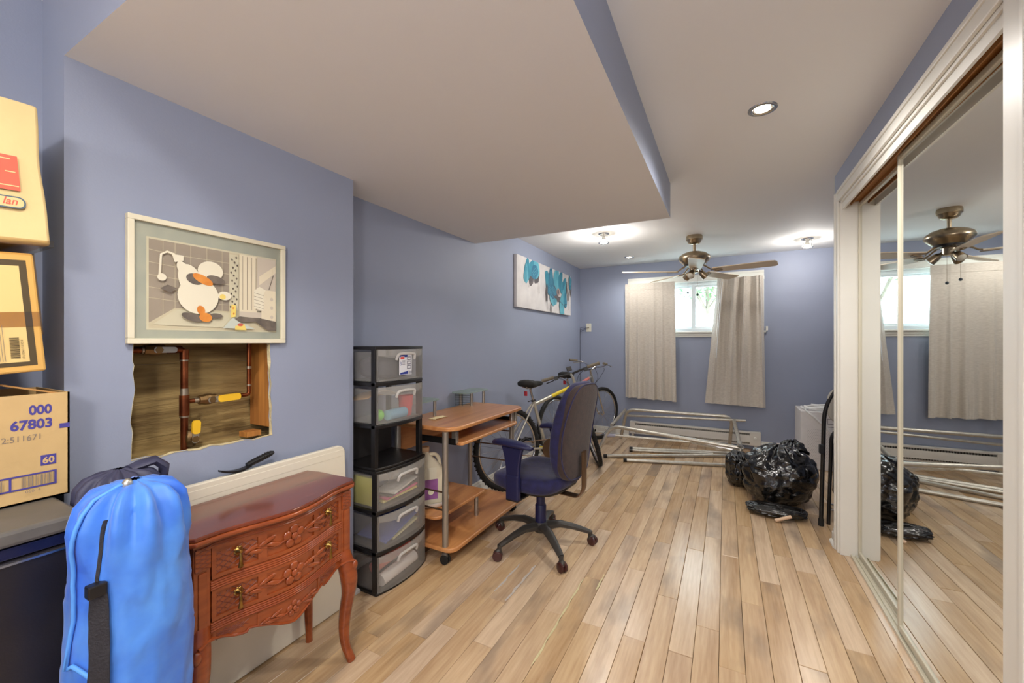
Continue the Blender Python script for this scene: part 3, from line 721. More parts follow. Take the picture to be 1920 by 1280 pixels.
for (u, v, rx, ry, r, m) in [(0.50,0.66,0.14,0.075,1.9,teal),(0.56,0.76,0.13,0.07,1.7,teal3),(0.67,0.80,0.15,0.09,1.45,teal2),(0.75,0.80,0.13,0.07,1.2,teal),(0.82,0.68,0.13,0.07,0.8,teal),(0.84,0.48,0.15,0.075,1.2,teal2),(0.60,0.36,0.12,0.10,-0.9,teal2),(0.56,0.46,0.11,0.07,-0.5,teal3),(0.78,0.16,0.15,0.08,1.75,teal2),(0.86,0.36,0.10,0.05,1.5,teal),(0.63,0.46,0.10,0.06,-0.6,charcoal),(0.61,0.50,0.09,0.055,-0.5,teal3)]:
    petal(*U(u, v), rx, ry, r, m)
S.ell(*U(0.70, 0.50), 0.055, 0.045, taupe); S.ell(*U(0.695, 0.50), 0.03, 0.028, charcoal)
for (u, v, rx, ry, r) in [(0.47,0.42,0.10,0.024,1.55),(0.885,0.68,0.08,0.018,1.5),(0.92,0.50,0.08,0.018,1.6),(0.985,0.66,0.09,0.02,1.5),(0.55,0.10,0.06,0.012,1.6),(0.70,0.34,0.06,0.03,0.1)]: petal(*U(u, v), rx, ry, r, charcoal)
for (u, v, rx, ry, r, m) in [(0.97,0.80,0.08,0.04,1.2,teal),(0.96,0.88,0.07,0.03,1.7,teal2)]: petal(*U(u, v), rx, ry, r, m)
for pts in ([U(0.32,0.62), U(0.325,0.48), U(0.33,0.35)], [U(0.17,0.55), U(0.16,0.42)], [U(0.475,0.30), U(0.48,0.05)], [U(0.69,0.32), U(0.685,0.08)], [U(0.72,0.30), U(0.80,0.22), U(0.88,0.26)], [U(0.92,0.42), U(0.915,0.12)]):
    S.line(pts, 0.006, charcoal)
S.done(art, 'brushwork')

# ------------------------------------------------------------------ framed print over the opening
PY0, PY1, PZ0, PZ1 = 0.552, 1.055, 1.243, 1.645
pic = thing('framed_print', 'cream framed cartoon print of a grey tiled bathroom above the torn wall opening', 'picture', (BX, (PY0+PY1)/2, PZ0))
cream = mat('cream_frame', (226, 218, 192), rough=0.5, var=0.05, vscale=8)
xf = BX+0.003; fwid = 0.017
for nm, a, b in (('frame_rail', (PY0,PZ0), (PY1,PZ0+fwid)), ('frame_rail', (PY0,PZ1-fwid), (PY1,PZ1)), ('frame_stile', (PY0,PZ0+fwid), (PY0+fwid,PZ1-fwid)), ('frame_stile', (PY1-fwid,PZ0+fwid), (PY1,PZ1-fwid))):
    MB().box((xf, a[0], a[1]), (xf+0.020, b[0], b[1])).build(nm, cream, pic, smooth=0, world=True, bevel=0.002)
matb = mat('grey_mat_board', (190, 192, 178), rough=0.8, rgb2=(172, 176, 166), vscale=12)
MB().box((xf, PY0+fwid, PZ0+fwid), (xf+0.008, PY1-fwid, PZ1-fwid)).build('mat_board', matb, pic, smooth=0, world=True)
paper = mat('print_paper', (222, 210, 182), rough=0.7)
g1 = mat('print_tile_grey', (176, 162, 148), rough=0.7, var=0.06, vscale=9); g2 = mat('print_pale_grey', (200, 188, 170), rough=0.7)
g3 = mat('print_dark_grey', (92, 84, 76), rough=0.7, rgb2=(124, 112, 100), vscale=30); pw = mat('print_white', (228, 220, 196), rough=0.7)
po = mat('print_orange', (226, 148, 64), rough=0.7, rgb2=(206, 122, 44), vscale=30); py_ = mat('print_yellow', (232, 206, 110), rough=0.7); pl = mat('print_line', (120, 104, 88), rough=0.7); pb = mat('print_pale_blue', (196, 202, 190), rough=0.7); pr = mat('print_red', (200, 92, 74), rough=0.7)
a0, a1, b0, b1 = PY0+0.055, PY1-0.040, PZ0+0.050, PZ1-0.066
S = Sheet((xf+0.008, a0, b0), (0,1,0), (0,0,1)); W, Hh = a1-a0, b1-b0
S.rect(-0.006,-0.006,W+0.006,Hh+0.006, cream); S.rect(0,0,W,Hh, paper)
U = lambda u, v: (u*W, v*Hh)
S.poly([U(0,0.06),U(0.17,0.24),U(0.17,1),U(0,1)], g1); S.rect(*U(0.17,0.24),*U(0.58,1), g1)
for v in (0.86,0.72,0.58,0.44,0.32): S.line([U(0,v+0.02),U(0.17,v),U(0.58,v)], 0.0016, paper)
for u in (0.09,0.17,0.28,0.40,0.52): S.line([U(u,0.14 if u<0.1 else 0.24),U(u,1)], 0.0014, paper)
S.poly([U(0.02,0.04),U(0.17,0.22),U(0.62,0.22),U(0.78,0.02)], pw)
S.rect(*U(0.58,0.26),*U(0.66,0.98), pw)
for i in range(20): S.ell(*U(0.59+0.06*((i*0.618)%1), 0.30+i*0.034), 0.0032, 0.004, g3, n=10)
S.rect(*U(0.66,0.24),*U(0.82,1), paper)
for u in (0.69,0.73,0.77,0.81): S.line([U(u,0.27),U(u,0.98)], 0.0016, pl)
S.rect(*U(0.66,0.17),*U(0.90,0.245), g2); S.rect(*U(0.82,0.27),*U(1,1), g2)
S.poly([U(0.84,0.62),U(1,0.82),U(1,0.92),U(0.84,0.74)], paper)
S.rect(*U(0.86,0.12),*U(1,0.56), paper); S.ell(*U(0.96,0.44), 0.006, 0.007, g2); S.ell(*U(0.96,0.32), 0.006, 0.007, g2); S.ell(*U(0.96,0.19), 0.006, 0.007, g2)
S.poly([U(0.79,0.30),U(0.88,0.27),U(0.88,0.50),U(0.90,0.56),U(0.84,0.60),U(0.79,0.54)], pw)
for k in range(5): S.line([U(0.79,0.33+k*0.045),U(0.84,0.315+k*0.045),U(0.88,0.30+k*0.045)], 0.0012, pl)
S.line([U(0.93,0.57),U(0.975,0.78)], 0.003, g3)
S.poly([U(0.60,0.13),U(0.66,0.18),U(0.88,0.16),U(1,0.13),U(1,0.0),U(0.92,0.0),U(0.80,0.12),U(0.68,0.10)], g3)
S.poly([U(0.52,0.02),U(0.60,0.16),U(0.66,0.10),U(0.80,0.02)], pb)
S.poly([U(0.62,0.0),U(0.62,0.05),U(0.70,0.08),U(0.72,0.0)], py_); S.ell(*U(0.665,0.07), 0.010, 0.006, pr)
S.line([U(0.06,0.60),U(0.07,0.84),U(0.11,0.88),U(0.16,0.86)], 0.006, pw); S.poly([U(0.14,0.86),U(0.22,0.86),U(0.22,0.80),U(0.16,0.77)], pw); S.ell(*U(0.075,0.58), 0.012, 0.012, pw)
# plain rounded stand-in for the drawn figure: pale blobs, grey and orange patches
S.ell(*U(0.33,0.40), 0.062, 0.062, pw); S.ell(*U(0.27,0.58), 0.034, 0.055, pw, 0.3); S.ell(*U(0.42,0.72), 0.040, 0.034, pw); S.ell(*U(0.22,0.70), 0.016, 0.028, pw, 0.5)
S.ell(*U(0.53,0.43), 0.022, 0.016, pw); S.ell(*U(0.515,0.415), 0.010, 0.010, py_)
S.ell(*U(0.30,0.60), 0.026, 0.018, g3, -0.3); S.ell(*U(0.46,0.62), 0.030, 0.014, g3, -0.2); S.ell(*U(0.36,0.605), 0.034, 0.014, po, -0.45)
S.ell(*U(0.28,0.14), 0.032, 0.013, g3, -0.3); S.ell(*U(0.46,0.17), 0.022, 0.009, g3); S.ell(*U(0.345,0.23), 0.012, 0.016, po, 0.3); S.ell(*U(0.38,0.145), 0.020, 0.016, po, -0.2)
S.poly([U(0.58,0.16),U(0.62,0.17),U(0.625,0.32),U(0.585,0.33)], py_); S.ell(*U(0.60,0.28), 0.003, 0.004, po, n=10); S.ell(*U(0.605,0.21), 0.003, 0.004, po, n=10)
S.poly([U(0.06,0.45),U(0.11,0.50),U(0.17,0.47),U(0.13,0.41)], g3)
S.done(pic)
MB().box((xf+0.0115, PY0+fwid, PZ0+fwid), (xf+0.0125, PY1-fwid, PZ1-fwid)).build('glazing', clear('picture_glass', (250,250,248), fac=0.12, rough=0.05), pic, smooth=0, world=True)

# ------------------------------------------------------------------ copper pipes and valves in the opening
copper = mat('aged_copper', (150, 84, 50), rough=0.38, metal=0.9, rgb2=(92, 44, 24), vscale=18)
solder = mat('solder', (170, 156, 136), rough=0.4, metal=0.9); yellow = mat('yellow_grip', (232, 182, 36), rough=0.45); brass = mat('dull_brass', (140, 112, 74), rough=0.4, metal=0.9); steel = mat('zinc_lever', (190, 186, 176), rough=0.35, metal=0.9)
PXp = -1.715
pipes = thing('copper_pipes', 'branching copper water pipes inside the torn wall opening', 'pipes', (PXp, 0.78, 0.87))
yv = 0.742
q = MB(); q.sweep(fillet([(PXp, 0.45, 1.222), (PXp, yv, 1.222), (PXp, yv, 0.86)], 0.022, 6), 0.0115, 12); q.build('main_pipe', copper, pipes, world=True)
q = MB(); q.sweep(fillet([(PXp, yv, 1.035), (PXp, 0.965, 1.035), (PXp, 0.965, 1.6)], 0.014, 6), 0.008, 12); q.build('branch_pipe', copper, pipes, world=True)
for (a, b, r) in (((PXp,yv,1.185),(PXp,yv,1.222),0.0140),((PXp,yv,0.985),(PXp,yv,1.058),0.0150),((PXp,yv-0.05,1.222),(PXp,yv-0.01,1.222),0.0138)):
    MB().cyl(a, b, r).build('fitting', copper, pipes, world=True)
for (a, b, r) in (((PXp,yv,1.180),(PXp,yv,1.187),0.0136),((PXp,yv,0.978),(PXp,yv,0.986),0.0140),((PXp,yv,1.056),(PXp,yv,1.082),0.0128),((PXp,0.772,1.035),(PXp,0.785,1.035),0.0098),((PXp,0.965,1.07),(PXp,0.965,1.078),0.0098),((PXp,0.965,1.14),(PXp,0.965,1.15),0.0098),((PXp,0.62,1.222),(PXp,0.63,1.222),0.0138)):
    MB().cyl(a, b, r).build('solder_joint', solder, pipes, world=True)
def valve(label, c, axis, lever_dir, grip, L=0.075):
    v = thing('ball_valve', label, 'valve', c); A = Vector(axis); D = Vector(lever_dir)
    MB().lathe([(0.013,-0.03),(0.017,-0.028),(0.017,-0.016),(0.020,-0.010),(0.020,0.010),(0.017,0.016),(0.017,0.028),(0.013,0.03)], axis=A, n=8).build('body', brass, v)
    s = MB(); s.cyl((0,0,0),(0.034,0,0),0.007,n=10); s.cyl((0.034,0,0),(0.040,0,0),0.012,n=6); s.build('stem', brass, v)
    U_ = D; V_ = Vector((1,0,0)).cross(U_)
    def bar(a, b, wd, t0, t1): 
        m = MB(); P = lambda p: Vector((0,0,0))+U_*p[0]+V_*p[1]
        poly = rrect(a, -wd, b, wd, wd*0.8, 4); m.prism(poly, lambda p: P(p)+Vector((t0,0,0)), lambda p: P(p)+Vector((t1,0,0))); return m
    bar(-0.014, L, 0.010, 0.036, 0.039).build('lever', steel, v)
    if grip: bar(0.018, L+0.012, 0.0125, 0.033, 0.042).build('grip', yellow, v)
valve('ball valve with zinc lever on the top copper pipe', (PXp, 0.655, 1.222), (0,1,0), (0,1,0), False, 0.05)
valve('ball valve with yellow lever lying level on the branch pipe', (PXp, 0.815, 1.035), (0,1,0), (0,1,0.03), True, 0.085)
valve('ball valve with yellow lever standing upright at the pipe foot', (PXp+0.004, 0.758, 0.902), (0,0,1), (0,0.05,1), True, 0.055)

# ------------------------------------------------------------------ wall plate with cable
wp = thing('wall_plate', 'cream wall plate with a dangling cable by the far corner', 'wall plate', (-1.682, WY, 1.40))
MB().box((-0.036, -0.007, -0.015), (0.036, 0, 0.10)).build('plate', mat('ivory_plastic', (226, 222, 204), rough=0.4), wp, smooth=0, bevel=0.003)
MB().lathe([(0.006,0.005),(0.006,0.02),(0.004,0.022)], c=(0,0,0.043), axis=(0,-1,0), n=10).build('connector', brass, wp)
cb = MB(); cb.sweep(fillet([(0,-0.02,0.043), (-0.02,-0.05,0.035), (-0.10,-0.03,0.02), (-0.115,-0.02,0.0), (-0.118,-0.012,-0.3), (-0.118,-0.012,-1.25)], 0.02), 0.003, 6)
cb.sweep(fillet([(-0.118,-0.012,0.0), (-0.11,-0.03,0.045), (-0.03,-0.05,0.05), (-0.02,-0.04,0.02), (-0.09,-0.03,0.0), (-0.118,-0.014,-0.02)], 0.02), 0.003, 6)
cb.build('cable', mat('dark_cable', (44, 46, 62), rough=0.5), wp)
for zz in (0.085, 0.0): MB().lathe([(0.003,0.0065),(0.003,0.0082),(0.0005,0.0085)], c=(0,0,zz), axis=(0,-1,0), n=8).build('screw', steel, wp)

# ------------------------------------------------------------------ baseboard heater
ht = thing('baseboard_heater', 'long white electric baseboard heater under the window', 'heater', (-0.375, WY, 0))
hw_ = mat('heater_enamel', (216, 212, 204), rough=0.45); hd = mat('heater_fins', (120, 116, 112), rough=0.5, metal=0.5)
hx0, hx1 = -0.735, 0.735
m = MB(); m.box((hx0, -0.012, 0.05), (hx1, -0.002, 0.205)); m.box((hx0, -0.062, 0.185), (hx1, -0.002, 0.205)); m.box((hx0, -0.066, 0.05), (hx1, -0.050, 0.062)); m.build('housing', hw_, ht, smooth=0, bevel=0.002)
m = MB(); m.add([(hx0+0.07,-0.066,0.085),(hx1-0.11,-0.066,0.085),(hx1-0.11,-0.060,0.165),(hx0+0.07,-0.060,0.165),(hx0+0.07,-0.062,0.085),(hx1-0.11,-0.062,0.085),(hx1-0.11,-0.056,0.165),(hx0+0.07,-0.056,0.165)], [(0,1,2,3),(4,7,6,5),(0,4,5,1),(2,6,7,3),(1,5,6,2),(0,3,7,4)])
m.build('front_cover', hw_, ht, smooth=0)
m = MB()
for i in range(60): m.box((hx0+0.09+i*0.021, -0.048, 0.066), (hx0+0.0915+i*0.021, -0.014, 0.18))
m.build('fins', hd, ht, smooth=0)
for a, b in ((hx0, hx0+0.07), (hx1-0.11, hx1)): MB().box((a, -0.068, 0.048), (b, -0.002, 0.207)).build('end_cap', hw_, ht, smooth=0, bevel=0.003)
MB().lathe([(0.014,0.0),(0.013,0.010),(0.011,0.012)], c=(hx1-0.055,-0.068,0.135), axis=(0,-1,0), n=16).build('knob', white_plastic, ht)
m = MB(); 
for a in (hx0+0.035, hx1-0.05): MB().box((a-0.015, -0.05, 0), (a+0.015, -0.01, 0.05)).build('foot', hw_, ht, smooth=0)
# ------------------------------------------------------------------ mini fridge
fr_m = mat('black_enamel', (26, 24, 30), rough=0.3, rgb2=(36, 33, 36), vscale=9, bump=0.05, bscale=300)
fx0, fx1, fy0, fy1 = -1.785, -1.352, -0.12, 0.378
frg = thing('mini_fridge', 'black mini fridge with a grey worktop, cardboard boxes stacked on it', 'fridge', ((fx0+fx1)/2, (fy0+fy1)/2, 0))
MB().box((fx0, fy0, 0.02), (fx1-0.03, fy1, 0.815)).build('cabinet', fr_m, frg, smooth=0, bevel=0.006, world=True)
MB().box((fx0, fy0-0.003, 0.815), (fx1+0.018, fy1+0.003, 0.85)).build('worktop', mat('grey_worktop', (96, 92, 86), rough=0.4, var=0.12, vscale=12), frg, smooth=0, bevel=0.008, world=True)
d_ = MB().box((fx1-0.028, fy0, 0.05), (fx1+0.012, fy1, 0.785)).build('door', fr_m, frg, smooth=0, bevel=0.008, world=True)
MB().box((fx1-0.028, fy0, 0.788), (fx1+0.010, fy1, 0.812)).build('control_strip', mat('navy_enamel', (20, 24, 58), rough=0.25), frg, smooth=0, bevel=0.002, world=True)
MB().box((fx1+0.010, fy0, 0.776), (fx1+0.016, fy1, 0.781)).build('silver_trim', chrome, d_, smooth=0, world=True)
m = MB()
for a in (fx0+0.04, fx1-0.06):
    for b in (fy0+0.04, fy1-0.04): m.cyl((a, b, 0), (a, b, 0.022), 0.016)
m.build('feet', black_plastic, frg, world=True)

# ------------------------------------------------------------------ cardboard boxes on the fridge
card = mat('brown_cardboard', (196, 164, 112), rough=0.85, var=0.05, vscale=8, bump=0.15, bscale=40)
card2 = mat('pale_cardboard', (212, 186, 132), rough=0.8, var=0.05, vscale=7, bump=0.2, bscale=22)
card3 = mat('golden_cardboard', (206, 160, 84), rough=0.8, var=0.05, vscale=7, bump=0.1, bscale=30)
card_in = mat('cardboard_inside', (176, 130, 74), rough=0.9)
ink = mat('violet_ink', (70, 62, 138), rough=0.7); inkg = mat('grey_ink', (130, 116, 104), rough=0.7); inkb = mat('dark_brown_ink', (74, 60, 34), rough=0.7); inkr = mat('red_ink', (206, 92, 70), rough=0.7); inkt = mat('slate_ink', (74, 92, 104), rough=0.7)
tape = clear('packing_tape', (246, 240, 226), fac=0.5, rough=0.12)
def tilt_T(x, y, z, roll): return Matrix.Translation((x, y, z)) @ Matrix.Rotation(roll, 4, 'X')
# lowest: open carton with numbers
b1 = thing('cardboard_box', 'open brown carton printed 000 67803, lowest on the fridge', 'box', (-1.64, 0.22, 0.85))
x0, x1, y0, y1, z0, z1 = -1.775, -1.527, 0.02, 0.405, 0.852, 1.118
T1 = Matrix.Translation((0, 0, 0))
m = MB()
for a, b in (((x0,y0,z0),(x1,y1,z0+0.004)), ((x1-0.004,y0,z0),(x1,y1,z1)), ((x0,y0,z0),(x0+0.004,y1,z1)), ((x0,y1-0.004,z0),(x1,y1,z1)), ((x0,y0,z0),(x1,y0+0.004,z1))): m.box(a, b)
m.build('carton', card, b1, smooth=0, world=True)
m = MB(); m.add([(x0+0.01,y1-0.02,z1-0.004),(x1-0.004,y1-0.012,z1-0.004),(x1-0.006,y1-0.11,z1+0.026),(x0+0.01,y1-0.11,z1+0.026)], [(0,1,2,3)])
m.build('flap', card_in, b1, smooth=0, world=True, solidify=0.004)
S = Sheet((x1, 0, 0), (0,1,0), (0,0,1))
S.text('000', 0.334, 1.068, 0.0325, ink, bold=0.0011, sx=0.80); S.text('67803', 0.304, 1.033, 0.0325, ink, bold=0.0011, sx=0.87)
S.text('2:511671', 0.290, 1.005, 0.020, inkg, sx=0.9); S.rect(0.3535, 0.937, 0.3805, 0.963, ink); S.text('60', 0.3565, 0.942, 0.022, card, bold=0.0006, sx=0.95)
S.rect(0.386, 1.026, 0.4045, 1.038, ink)
for a, b, c, d in ((0.20,0.918,0.381,0.922),(0.20,0.886,0.381,0.890),(0.377,0.886,0.381,0.922),(0.302,0.886,0.306,0.922)): S.rect(a, b, c, d, ink)
q = 0.322
for i in range(16):
    w_ = [0.0010,0.0022,0.0008,0.0016][i % 4]; S.rect(q, 0.891, q+w_, 0.917, inkg); q += w_+0.0012+0.0009*((i*7) % 3)
q = 0.25
for i in range(14): w_ = [0.0012,0.0024,0.0008][i % 3]; S.rect(q, 0.891, q+w_, 0.917, inkg); q += w_+0.0015
S.text('060  4', 0.327, 0.877, 0.010, inkg)
S.done(b1)
# middle: taped box with dark border
r2 = math.radians(4.5)
b2 = thing('cardboard_box', 'taped golden box with dark printed border and barcode, middle of the stack', 'box', (-1.64, 0.2, 1.18))
m = MB(tilt_T(0, 0.358, 1.178, r2)); m.box((-1.78, -0.33, 0), (-1.50, 0, 0.288)); m.build('carton', card3, b2, smooth=0, bevel=0.005, world=True)
S = Sheet((-1.50, 0.358, 1.178), (0, math.cos(r2), math.sin(r2)), (0, -math.sin(r2), math.cos(r2)))
pale = mat('pale_label_face', (216, 186, 122), rough=0.8)
S.rect(-0.31, 0.016, -0.014, 0.270, inkb); S.rect(-0.30, 0.026, -0.026, 0.256, pale); S.rect(-0.30, 0.11, -0.026, 0.145, card3)
q = 0.035
for i in range(22): w_ = [0.0010,0.0020,0.0008,0.0014][i % 4]; S.rect(-0.055, q, -0.040, q+w_, inkb); q += w_+0.0010
S.text('(01)10066171319518', -0.034, 0.034, 0.0055, inkb, rot=PI/2, sx=0.95)
for k in range(3): S.line([(-0.072+k*0.004, 0.03), (-0.072+k*0.004, 0.115)], 0.0008, inkg)
S.done(b2)
m = MB(tilt_T(0, 0.358, 1.178, r2)); m.box((-1.499, -0.325, 0.11), (-1.4982, 0.0006, 0.146)); m.box((-1.60, 0.0004, 0.09), (-1.4985, 0.0012, 0.288)); m.build('tape', tape, b2, smooth=0, world=True)
# top: tilted pale box with red block and script lettering
r3 = math.radians(4.2)
b3 = thing('cardboard_box', 'dented pale carton with red block and script lettering, top of the stack', 'box', (-1.64, 0.2, 1.475))
def dent(p): return Vector(p) + Vector((0.004*nz(p, 9, 1), 0.004*nz(p, 8, 3), 0.003*nz(p, 10, 5)))
m = MB(tilt_T(0, 0.360, 1.486, r3)); nn = 14
fa = lambda u, v: dent((-1.48, -0.36+0.36*u, 0.335*v)); fb_ = lambda u, v: dent((-1.78, -0.36+0.36*u, 0.335*v))
m.solid(fa, fb_, nn, nn); m.build('carton', card2, b3, smooth=50, bevel=0.006, world=True)
S = Sheet((-1.48, 0.360, 1.486), (0, math.cos(r3), math.sin(r3)), (0, -math.sin(r3), math.cos(r3)), base=0.005)
S.rect(-0.20, 0.122, -0.041, 0.202, inkr)
for v, a in ((0.192, -0.052), (0.163, -0.046), (0.131, -0.043)): S.rect(-0.095 if v != 0.163 else -0.062, v, a, v+0.0025, card2)
blob = rrect(-0.13, 0.080, -0.035, 0.108, 0.012, 5); S.poly(blob, inkt); S.poly(rrect(-0.127, 0.083, -0.038, 0.105, 0.010, 5), card2)
S.text('lan', -0.072, 0.088, 0.024, inkr, bold=0.0004, shear=0.35, sx=0.85)
S.done(b3)
m = MB(tilt_T(0, 0.360, 1.486, r3)); m.box((-1.78, -0.355, -0.0035), (-1.476, 0.004, -0.0025)); m.box((-1.4765, -0.35, -0.003), (-1.4755, 0.004, 0.012)); m.build('tape', tape, b3, smooth=0, world=True)

# ------------------------------------------------------------------ blue drawstring bag and the dark bag behind it
def sack(name, label, c, r, h, m_, seed, gather, lean=(0, 0), squash=1.0):
    t = thing(name, label, 'bag', (c[0], c[1], 0))
    prof = [(0.0, 0.02), (0.02, 0.70), (0.06, 0.96), (0.5, 1.02), (0.72, 0.98), (0.84, 0.97), (0.90, 0.92), (0.945, 0.80), (0.97, 0.60), (0.985, 0.34), (0.992, 0.16), (1.0, 0.12)]
    def R(v):
        for (a, p), (b, q) in zip(prof, prof[1:]):
            if v <= b: return p+(q-p)*(v-a)/(b-a)
        return prof[-1][1]
    def f(u, v):
        v = v**0.8 if v > 0.5 else v
        a = 2*PI*u; rad = r*R(v)
        g_ = max(0, (v-0.80)/0.2)
        rad *= 1+gather*g_*(math.sin(a*11+seed+2*nz((math.cos(a),math.sin(a),v),2.0,seed))*0.26)+0.075*nz((math.cos(a)*2, math.sin(a)*2, v*5), 1.1, seed)+0.05*(1-abs(nz((math.cos(a)*2, math.sin(a)*2, v*6), 1.6, seed+7)))**4-0.02
        rad *= 1+0.03*math.sin(a*2+v*7+seed)
        return (rad*math.cos(a)+lean[0]*v*h, squash*rad*math.sin(a)+lean[1]*v*h, 0.003+h*v-0.016*max(0, (v-0.97)/0.03))
    mb = MB(); mb.grid(f, 90, 70, close_u=True); mb.build('cloth', m_, t, smooth=80)
    return t, f
blue_m = mat('blue_nylon', (30, 92, 206), rough=0.5, rgb2=(84, 146, 226), vscale=6.5, bump=0.6, bscale=11, sheen=0.2)
sk, sf_ = sack('drawstring_bag', 'tall bright blue drawstring bag standing in front of the fridge', (-1.195, 0.408), 0.106, 0.945, blue_m, 2.0, 1.0, lean=(-0.02, 0.02))
def on_bag(ang, v, k=1.03):
    p = sf_((ang/(2*PI)) % 1.0, v); c = sf_(0.0, v)
    cx, cy = -0.02*v*0.945, 0.02*v*0.945
    return (cx+(p[0]-cx)*k, cy+(p[1]-cy)*k, p[2])
cd = MB(); A0 = math.radians(-66)
cd.sweep([on_bag(A0+0.5, 0.995, 1.4)]+[on_bag(A0+0.03*math.sin(i*0.7)-0.02*i, 0.985-0.030*i, 1.05) for i in range(14)]+[on_bag(A0-0.22+0.07*k, 0.555-0.006*abs(k-2), 1.07) for k in range(8)], 0.0042, 8); cd.build('drawcord', mat('blue_cord', (84, 150, 232), rough=0.6), sk, smooth=80)
MB().ell(on_bag(A0+0.35, 0.985, 1.12), (0.010, 0.010, 0.014), nu=12, nv=8).build('cord_lock', steel, sk)
strap_m = mat('black_webbing', (34, 32, 38), rough=0.75, bump=0.3, bscale=180)
st = MB(); A1 = math.radians(-50)
def strapf(off):
    return lambda u, v: on_bag(A1+(u-0.5)*0.30+0.10*math.sin(v*5), 0.735-0.73*v, 1.05+off+0.05*math.sin(v*PI))
st.solid(strapf(0.0), strapf(0.03), 3, 24); st.build('shoulder_strap', strap_m, sk, smooth=60)
sl = MB(); sl.solid(lambda u, v: on_bag(A1-0.03+(u-0.5)*0.06, 0.90-0.16*v, 1.012), lambda u, v: on_bag(A1-0.03+(u-0.5)*0.06, 0.90-0.16*v, 1.03), 2, 10); sl.build('slit_binding', strap_m, sk, smooth=60)
bk_ = MB(); p = on_bag(A1, 0.735, 1.09); bk_.cbox(p, (0.022, 0.030, 0.026)); bk_.build('buckle', black_plastic, sk, smooth=0, bevel=0.003)
navy = mat('navy_nylon', (46, 48, 76), rough=0.55, rgb2=(62, 62, 84), vscale=7, bump=0.3, bscale=16)
s2, f2 = sack('drawstring_bag', 'navy drawstring bag tucked behind the bright blue bag', (-1.452, 0.478), 0.088, 0.92, navy, 5.0, 1.0, lean=(0.0, 0.0))
lp = MB(); lp.sweep([(0.0, 0.02, 0.90), (-0.005, 0.05, 0.905), (0.0, 0.078, 0.91), (0.005, 0.098, 0.89), (0.0, 0.098, 0.86), (0.0, 0.08, 0.835)], [0.020, 0.026, 0.028, 0.028, 0.024, 0.016], 10, sx=1.0, sy=0.45); lp.build('carry_loop', navy, s2, smooth=70)

# ------------------------------------------------------------------ white panel leaning on the chase, brush on its edge
pan = thing('leaning_board', 'large white board standing against the wall behind the carved chest', 'board', (-1.597, 0.96, 0))
wm = mat('white_laminate', (228, 220, 200), rough=0.4, var=0.03, vscale=3)
poly = rrect(0.615, 0.003, 1.352, 0.765, [0.035, 0.035, 0.006, 0.006], 6)
m = MB(); m.prism(poly, lambda p: (-1.586-0.002*p[1], p[0]-0.03*p[1], p[1]), lambda p: (-1.608-0.002*p[1], p[0]-0.03*p[1], p[1])); m.build('board', wm, pan, smooth=40, bevel=0.004, world=True)
m = MB(); m.prism(rrect(0.62, 0.715, 1.318, 0.745, 0.004, 2), lambda p: (-1.5885, p[0], p[1]), lambda p: (-1.5865, p[0], p[1])); m.build('edge_moulding', wm, pan, smooth=0, world=True, bevel=0.001)
br = thing('scraper_brush', 'black ribbed handle scraper lying on top of the white board', 'brush', (-1.60, 0.9, 0.766))
m = MB(); m.sweep([(-1.600, 0.893, 0.782), (-1.600, 0.915, 0.789), (-1.600, 0.95, 0.797), (-1.600, 0.985, 0.806), (-1.600, 0.995, 0.808)], [0.010, 0.0115, 0.0115, 0.0105, 0.006], 10); m.build('handle', black_plastic, br, world=True)
m = MB(); m.solid(lambda u, v: (-1.612+0.024*u, 0.800+0.105*v, 0.789-0.012*math.sin(v*PI*0.9)-0.004*v), lambda u, v: (-1.612+0.024*u, 0.800+0.105*v, 0.783-0.014*math.sin(v*PI*0.9)-0.002*v), 2, 12); m.build('blade', black_plastic, br, world=True)
for k in range(6): MB().torus((-1.600, 0.925+k*0.010, 0.7915+k*0.0026), 0.0108, 0.0016, (0,1,0.25), 18, 6).build('grip_rib', black_rubber, br, world=True)

# ------------------------------------------------------------------ carved chest of drawers
ma = wood('mahogany_front', (160, 78, 36), (122, 54, 24), 'Y', rough=0.22, ring=5, coat=0.4, bump=0.03, perobj=False)
mt = wood('mahogany_top', (134, 62, 36), (84, 32, 20), 'Y', rough=0.22, ring=6, coat=0.6, bump=0.02, perobj=False)
md = mat('dark_lattice_stain', (120, 50, 18), rough=0.4)  # deeper brown than the case, for the lattice bars
ch_ = thing('carved_chest', 'reddish carved chest with two drawers on curved legs', 'chest of drawers', (-1.43, 0.858, 0))
YC, HWd = 0.858, 0.262       # middle, half width of the case
XF, XB = -1.318, -1.570      # front and back planes of the case
def bow(t):                  # serpentine front
    t = max(-1, min(1, t)); return 0.048*(0.5+0.5*math.cos(PI*t/0.86)) if abs(t) < 0.86 else 0.0
def FP(t, z, o=0.0): return (XF+bow(t)+o, YC+t*HWd, z)
def strip(t0, t1, z0, z1, o0, o1, n=16):
    m = MB(); m.solid(lambda u, v: FP(t0+(t1-t0)*u, z0+(z1-z0)*v, o1), lambda u, v: FP(t0+(t1-t0)*u, z0+(z1-z0)*v, o0), n, 1); return m
B = lambda mb, nm, m_, par=ch_, **k: mb.build(nm, m_, par, world=True, **k)
# case: sides, back, apron
for s in (-1, 1):
    m = MB(); yy = YC+s*HWd; m.prism([(XB, 0.36), (XF-0.02, 0.36), (XF-0.02, 0.672), (XB, 0.672), ], lambda p: (p[0], yy-0.008, p[1]), lambda p: (p[0], yy+0.008, p[1])); B(m, 'side_panel', ma, smooth=0)
B(MB().box((XB, YC-HWd, 0.38), (XB+0.01, YC+HWd, 0.672)), 'back_panel', ma, smooth=0)
B(MB().box((XB+0.01, YC-HWd, 0.655), (XF-0.01, YC+HWd, 0.668)), 'case_frame', ma, smooth=0)
